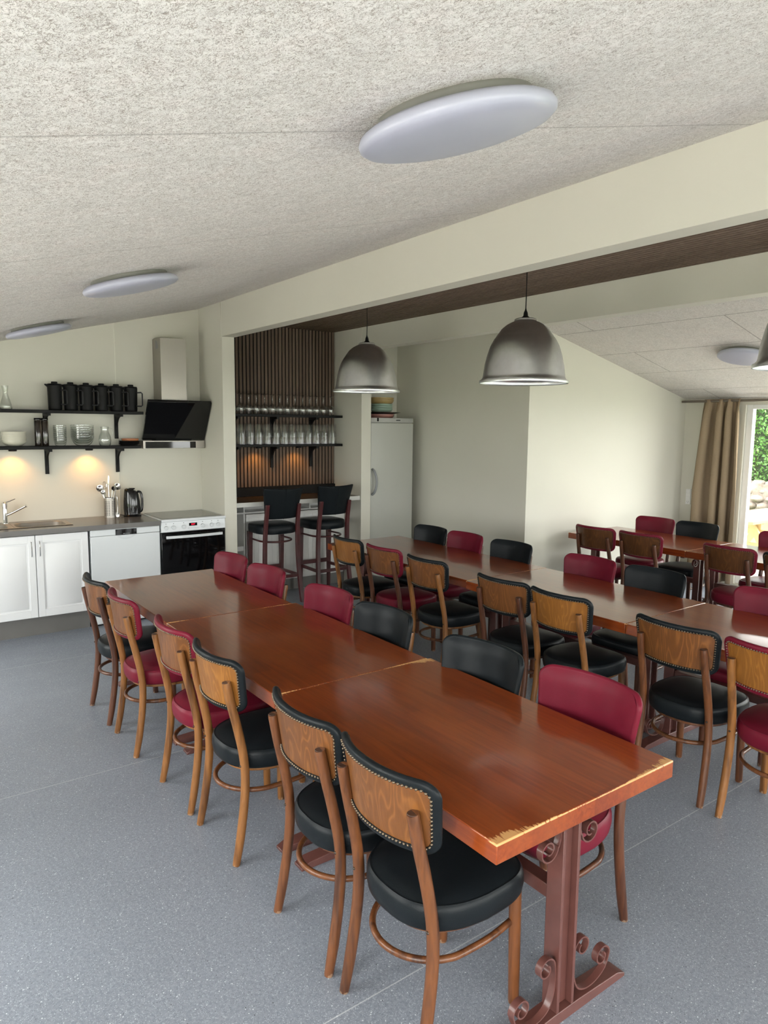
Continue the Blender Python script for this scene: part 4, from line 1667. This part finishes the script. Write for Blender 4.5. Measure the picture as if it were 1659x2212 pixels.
for nm, az, lean, ht, lb, cat in uts:
    a = radians(az)
    o = thing(nm, lb, cat, (1.868, 7.05 + .01 * sin(a), ZW + .01))
    top = Vector((lean * 1.5, -.01 + .012 * cos(a), ht - .045))
    M().tube([(lean * .3, .0, .01), tuple(top * .6), tuple(top)], [.003, .0035, .0035], 8).build('shaft', CHROME, o)
    mat = BLACKPL if 'black' in lb else CHROME
    if nm in ('ladle', 'spoon'):
        r = .034 if nm == 'ladle' else .022
        h = M().lathe([(.001, -r * .5), (r * .6, -r * .38), (r * .92, -r * .1), (r, .0), (r * .95, 0), (r * .6, -r * .3), (.001, -r * .42)], 20)
        hd = h.build('head', mat, o, ang=60)
        hd.location = top + Vector((0.012 if lean > 0 else -.012, 0, r * .6))
        hd.rotation_euler = (radians(70), radians(25 if lean > 0 else -25), 0)
    elif nm == 'spatula':
        M().hexa([(top.x - .010, top.y - .001, top.z), (top.x + .008, top.y - .001, top.z), (top.x + .008, top.y + .001, top.z), (top.x - .010, top.y + .001, top.z)],
                 [(top.x + .002, top.y - .001, top.z + .10), (top.x + .012, top.y - .001, top.z + .085), (top.x + .012, top.y + .001, top.z + .085), (top.x + .002, top.y + .001, top.z + .10)]).build('blade', CHROME, o)
    elif nm == 'whisk':
        m = M()
        for q in range(4):
            b_ = pi * q / 4
            m.tube([(top.x + .022 * sin(pi * k / 12) * cos(b_) * (1 if k < 13 else 0), top.y + .022 * sin(pi * k / 12) * sin(b_), top.z + .075 * (1 - cos(pi * k / 12)) / 2) for k in range(13)], .0011, 5)
            m.tube([(top.x - .022 * sin(pi * k / 12) * cos(b_), top.y - .022 * sin(pi * k / 12) * sin(b_), top.z + .075 * (1 - cos(pi * k / 12)) / 2) for k in range(13)], .0011, 5)
        m.build('head', CHROME, o)
    else:
        m = M()
        for q in (-.006, 0, .006):
            m.tube([(top.x, top.y, top.z), (top.x + q, top.y, top.z + .01), (top.x + q, top.y, top.z + .055)], .0016, 6)
        m.build('head', CHROME, o)
o = thing('spoon', 'steel spoon hanging outside the right of utensil holder', 'spoon', (1.932, 7.03, ZW))
M().tube(catmull([(.0, .0, .03), (.004, 0, .12), (-.003, .0, .20), (-.018, .004, .215)], 4), .003, 8).build('handle', CHROME, o)
hd = M().lathe([(.001, -.006), (.014, -.004), (.019, 0), (.001, .002)], 18).build('head', CHROME, o)
hd.matrix_local = Matrix.Translation((0, -.002, .025)) @ Matrix.Rotation(radians(80), 4, 'X') @ Matrix.Diagonal((1, 1.3, 1, 1))

# jugs on the upper shelf
JUGP = plain('black jug plastic', (0.006, 0.006, 0.0065), 0.5, spec=0.2)
jb = thing('thermal_jug', 'matte black jug, first from left on upper kitchen shelf', 'jug', (1.415, 7.035, ZU + .001), 0, 'black jugs on the upper shelf')
M().lathe([(.0, 0), (.054, 0), (.057, .004), (.058, .02), (.060, .12), (.062, .205), (.063, .222), (.058, .226), (.0, .227)], 32).build('body', JUGP, jb, ang=40)
M().lathe([(.057, .224), (.060, .228), (.058, .236), (.03, .239), (.027, .240), (.027, .252), (.024, .256), (.0, .256)], 28).build('lid', JUGP, jb, ang=40)
m = M()
m.hexa([(-.058, -.018, .205), (-.058, .018, .205), (-.058, .018, .232), (-.058, -.018, .232)], [(-.083, -.005, .224), (-.083, .005, .224), (-.083, .005, .234), (-.083, -.005, .234)])
m.build('spout', JUGP, jb)
m = M()
hp = [(.055, .180), (.104, .182), (.116, .172), (.116, .060), (.104, .050), (.055, .052)]
a = -radians(42)
m.tube([(r_ * cos(a), r_ * sin(a), z_) for r_, z_ in hp], .0065, 8)
m.build('handle', plain('charcoal handle', (0.022, 0.022, 0.024), 0.4, spec=.3), jb)
for k in range(1, 6):
    copy_tree(jb, (1.415 + .1365 * k, 7.035, ZU + .001), 0, 'matte black jug, %s from left on upper kitchen shelf' % ['', 'second', 'third', 'fourth', 'fifth', 'sixth'][k])


# lower shelf contents
def glassvessel(name, label, cat, x, y, z, prof, handle=None, group=None):
    pr = prof + [(max(.001, r - .003), zz + .001) for r, zz in prof[::-1]]
    pr[-1] = (.001, .004)
    if handle:
        t_ = thing(name, label, cat, (x, y, z), 0, group)
        M().lathe(pr, 36).build('body', GLASSW, t_, ang=60)
        M().tube(catmull(handle, 5), .0045, 8).build('handle', GLASSW, t_, ang=60)
        return t_
    o_ = M().lathe(pr, 36).build(name, GLASSW, ang=60)
    o_.location = (x, y, z)
    return tag(o_, label, cat, group)


glassvessel('carafe', 'clear glass carafe at left end of the upper shelf', 'carafe', 1.012, 7.03, ZU + .001,
            [(.001, 0), (.046, 0), (.049, .008), (.046, .04), (.032, .09), (.022, .125), (.021, .15), (.029, .205)])
glassvessel('glass_pitcher', 'small clear glass jug with handle on lower shelf', 'pitcher', 1.84, 7.03, ZLW + .001,
            [(.001, 0), (.045, 0), (.052, .012), (.058, .05), (.052, .09), (.038, .122), (.033, .145), (.038, .178)],
            [(.036, 0, .165), (.062, 0, .160), (.073, 0, .125), (.066, 0, .09), (.050, 0, .075)])
for k in range(6):
    bowl('bowl', '%s cream bowl in the stack on lower shelf' % ['lowest', 'second lowest', 'third lowest', 'third highest', 'second highest', 'topmost'][k], 'bowl', 1.065, 7.06, ZLW + .001 + k * .0155, .103, .052, CERAM, 'cream bowls on the lower shelf', .38)
for k in range(8):
    bowl('glass_bowl', 'small clear glass dessert bowl, %s of narrow glass stack' % ['lowest', 'second lowest', 'third lowest', 'fourth lowest', 'fourth highest', 'third highest', 'second highest', 'topmost'][k],
         'glass bowl', 1.448, 7.05, ZLW + .001 + k * .0185, .057, .058, GLASSW, 'small glass bowls stacked', .6, .003, 28)
for k in range(6):
    bowl('glass_bowl', 'large clear glass bowl, %s of wide glass stack' % ['lowest', 'second lowest', 'third lowest', 'third highest', 'second highest', 'topmost'][k],
         'glass bowl', 1.645, 7.055, ZLW + .001 + k * .021, .103, .088, GLASSW, 'large glass bowls stacked', .42, .0035, 36)


def canister_mat():
    t = NT('dark striped lacquer')
    n = t.noise(t.coord((60, 60, 2.5)), 1.0, 3, .7)
    t.base(t.ramp(n, [(0.45, (0.012, 0.008, 0.006)), (0.62, (0.03, 0.02, 0.014)), (0.7, (0.35, 0.27, 0.2))]), 0.12, coat=.5)
    return t.m


CAN = canister_mat()
for (cx_, lb) in ((1.262, 'dark shiny canister left of the pair on lower shelf'), (1.322, 'dark shiny canister right of pair on lower shelf')):
    t = thing('canister', lb, 'canister', (cx_, 7.05, ZLW + .001), 0, 'pair of dark canisters')
    M().lathe([(.0, 0), (.028, 0), (.029, .004), (.029, .225), (.027, .23), (.0, .231)], 28).build('body', CAN, t, ang=40)
    M().lathe([(.0, .2315), (.0285, .2315), (.0295, .235), (.0295, .25), (.027, .253), (.0, .253)], 28).build('lid', BLACKGL, t, ang=40)
TERRA = plain('terracotta wood', (0.36, 0.13, 0.05), 0.5)
for k in range(4):
    bowl('plate', 'dark slate plate, %s in the stack beside the hood' % ['lowest', 'second', 'third', 'highest'][k], 'plate', 2.075, 7.06, ZLW + .001 + k * .0095, .100, .014, DARKM, 'dark plates beside hood', .75, .004, flat=True)
bowl('plate', 'reddish wooden round plate on top of the dark plates', 'plate', 2.085, 7.06, ZLW + .001 + 4 * .0095 + .006, .080, .022, TERRA, None, .93)
bowl('plate', 'lower reddish wooden round plate between top plate and dark plates', 'plate', 2.085, 7.06, ZLW + .001 + 4 * .0095 - .004, .078, .010, TERRA, None, .93)

# ------------------------------------------------------------------ window side
t = thing('curtain_rod', 'thin metal curtain rod above the patio doors', 'curtain rod')
M().tube([(8.17, 4.93, 2.185), (8.17, 1.6, 2.185)], .014, 12).build('rod', plain('bronze rod', (0.20, 0.17, 0.14), .35, .7), t)
m = M()
for yy in (4.85, 3.9, 1.8):
    m.box(8.17, 8.29, yy - .008, yy + .008, 2.178, 2.192)
m.build('bracket', GREYPL, t)

m = M()
NS, NZc = 220, 40
vs = []
for j in range(NZc + 1):
    v = j / NZc
    z = 2.207 - v * 2.17
    g = min(1, v / .08)
    g2 = min(1, v / .5)
    for i in range(NS + 1):
        u = i / NS
        yy = 4.675 - u * .50 - (u - .5) * (.05 * (1 - g2)) * -1 + (.5 - u) * .09 * g2 + .03 * g2
        ph = u * 2 * pi * 3.7 + .9 * sin(u * 8 + 1) + .35 * sin(v * 2.6 + u * 5)
        amp = .018 + .034 * g + .012 * g2
        fine = .007 * sin(u * 2 * pi * 15) * (1 - g) + .006 * sin(u * 2 * pi * 9 + 2) * max(0, 1 - v / .35)
        xx_ = 8.185 + amp * sin(ph) + fine - .012
        yy += .018 * sin(2 * ph) * g
        vs.append((xx_, yy, z))
fs = [(j * (NS + 1) + i, j * (NS + 1) + i + 1, (j + 1) * (NS + 1) + i + 1, (j + 1) * (NS + 1) + i) for j in range(NZc) for i in range(NS)]
m.add(vs, fs)
o = m.build('curtain', CURT, ang=80)
md = o.modifiers.new('thick', 'SOLIDIFY')
md.thickness = .003
tag(o, 'gathered sand beige curtain hanging beside the patio door', 'curtain')

t = thing('wall_socket', 'tall white switch and socket panel left of the curtain', 'socket', (8.289, 4.838, 1.01))
M().box(-.012, 0, -.032, .032, -.095, .095).build('faceplate', WHITE, t, bevel=.002)
for k in range(3):
    M().box(-.016, -.012, -.026, .026, -.038 + k * .043, .001 + k * .043).build('switch_button', WHITE, t, bevel=.002)
m = M()
for dy_, dz_ in ((-.010, -.060), (.010, -.060), (0, -.076)):
    m.box(-.0135, -.0118, dy_ - .003, dy_ + .003, dz_ - .003, dz_ + .003)
m.build('socket_holes', GREYPL, t)

# ------------------------------------------------------------------ outside
def grass_mat():
    t = NT('lawn grass')
    v = t.coord()
    t.base(t.ramp(t.noise(v, 40, 4, .7), [(0.3, (0.06, 0.10, 0.025)), (0.7, (0.13, 0.20, 0.06))]), 0.8)
    return t.m


m = M().box(-40, 60, -40, 60, -.32, -.16)
g = m.build('lawn', grass_mat())
struct(g, 'mown green lawn outside the windows')
BOUNCE = plain('pale bounce ground', (0.62, 0.59, 0.54), .8)  # pale ground added round the building to bounce daylight onto the ceiling
struct(M().box(-9, 11.8, -12, 16, -.16, -.125).build('bounce_ground', BOUNCE), 'pale ground added outside to bounce daylight indoors')


def stone_mat():
    t = NT('field stone')
    v = t.coord(rnd=5)
    n = t.noise(v, 3, 5, .7)
    t.base(t.ramp(n, [(0.3, (0.09, 0.065, 0.05)), (0.5, (0.18, 0.145, 0.12)), (0.7, (0.25, 0.22, 0.19))]), .85)
    t.bump(n, .8, .05)
    return t.m


STONE = stone_mat()
m = M()
m.box(17.55, 17.95, 3.8, 13.2, -.12, .52)
random.seed(3)
for row in range(4):
    yy = 4.0 + row * .1
    while yy < 13:
        w = random.uniform(.28, .55)
        zc = -.10 + row * .175 + .09
        cx_, cy_ = 17.6 + .06 * row + random.uniform(-.05, .05), yy + w / 2
        R = []
        for q in range(7):
            ph = -pi / 2 + pi * q / 6
            R.append([(cx_ + .24 * cos(ph) * cos(2 * pi * k / 10) * random.uniform(.9, 1.1), cy_ + w / 2 * 1.02 * (abs(cos(ph)) ** .6) * sin(2 * pi * k / 10) * random.uniform(.92, 1.06), zc + .1 * sin(ph)) for k in range(10)])
        m.rings(R)
        yy += w * .98
tag(m.build('stone_wall', STONE, ang=60), 'rough field stone wall below the hedge outside', 'stone wall')


def leaf_mat():
    t = NT('hedge leaves')
    v = t.coord()
    n = t.noise(v, 14, 4, .8)
    c = t.ramp(n, [(0.3, (0.025, 0.085, 0.02)), (0.5, (0.07, 0.18, 0.035)), (0.75, (0.20, 0.34, 0.05))])
    t.base(c, .55)
    t.b.inputs['Subsurface Weight'].default_value = 0
    return t.m


LEAF = leaf_mat()
t = thing('hedge', 'tall leafy green hedge behind stone wall outside', 'hedge', (18.6, 8.5, 0))
core = M()
NY, NZ = 40, 18
vs = []
for j in range(NZ + 1):
    for i in range(NY + 1):
        vs.append((-.35 + random.uniform(-.12, .12) + .5 * max(0, j / NZ - .85) / .15, -5 + 10 * i / NY, .3 + 3.6 * j / NZ))
core.add(vs, [(j * (NY + 1) + i, j * (NY + 1) + i + 1, (j + 1) * (NY + 1) + i + 1, (j + 1) * (NY + 1) + i) for j in range(NZ) for i in range(NY)])
core.box(.3, 1.2, -5, 5, -.1, 3.9)
core.build('inner_branches', plain('dark hedge core', (0.02, 0.035, 0.012), .9), t)
lv = M()
for k in range(15000):
    c = Vector((random.uniform(-.75, -.15), random.uniform(-3.2, 1.6), random.uniform(.35, 3.9)))
    a = Vector((random.gauss(0, 1), random.gauss(0, 1), random.gauss(0, 1))).normalized()
    b = a.cross(Vector((random.gauss(0, 1), random.gauss(0, 1), random.gauss(0, 1)))).normalized()
    s_ = random.uniform(.03, .065)
    lv.add([tuple(c - a * s_), tuple(c + b * s_ * .5), tuple(c + a * s_), tuple(c - b * s_ * .5)], [(0, 1, 2, 3)])
lv.build('leaves', LEAF, t)['kind'] = 'stuff'

PINE = plain('pale yellow pine', (0.36, 0.25, 0.10), .6, var=.12, vs=4)
t = thing('picnic_table', 'pale wooden picnic table outside the patio door', 'picnic table', (10.4, 4.95, -.10))
m = M()
for k in range(5):
    m.box(-.95, .95, -.37 + k * .15, -.37 + k * .15 + .138, .69, .73)
m.build('tabletop', PINE, t, bevel=.003)
for sy, yb_ in ((-1, -.80), (1, .55)):
    m = M()
    for k in range(2):
        m.box(-.95, .95, yb_ + k * .13, yb_ + k * .13 + .12, .41, .45)
    m.build('bench', PINE, t, bevel=.003)
for sx in (-.7, .7):
    for sy in (-1, 1):
        m = M()
        m.hexa([(sx - .02, sy * .62 - .05, 0), (sx + .02, sy * .62 - .05, 0), (sx + .02, sy * .62 + .05, 0), (sx - .02, sy * .62 + .05, 0)],
               [(sx - .02, sy * .22 - .05, .69), (sx + .02, sy * .22 - .05, .69), (sx + .02, sy * .22 + .05, .69), (sx - .02, sy * .22 + .05, .69)])
        m.build('leg', PINE, t, bevel=.002)
    m = M()
    m.box(sx + .02, sx + .06, -.80, .80, .33, .41)
    m.box(sx + .02, sx + .06, -.35, .35, .60, .69)
    m.build('crossbar', PINE, t, bevel=.002)
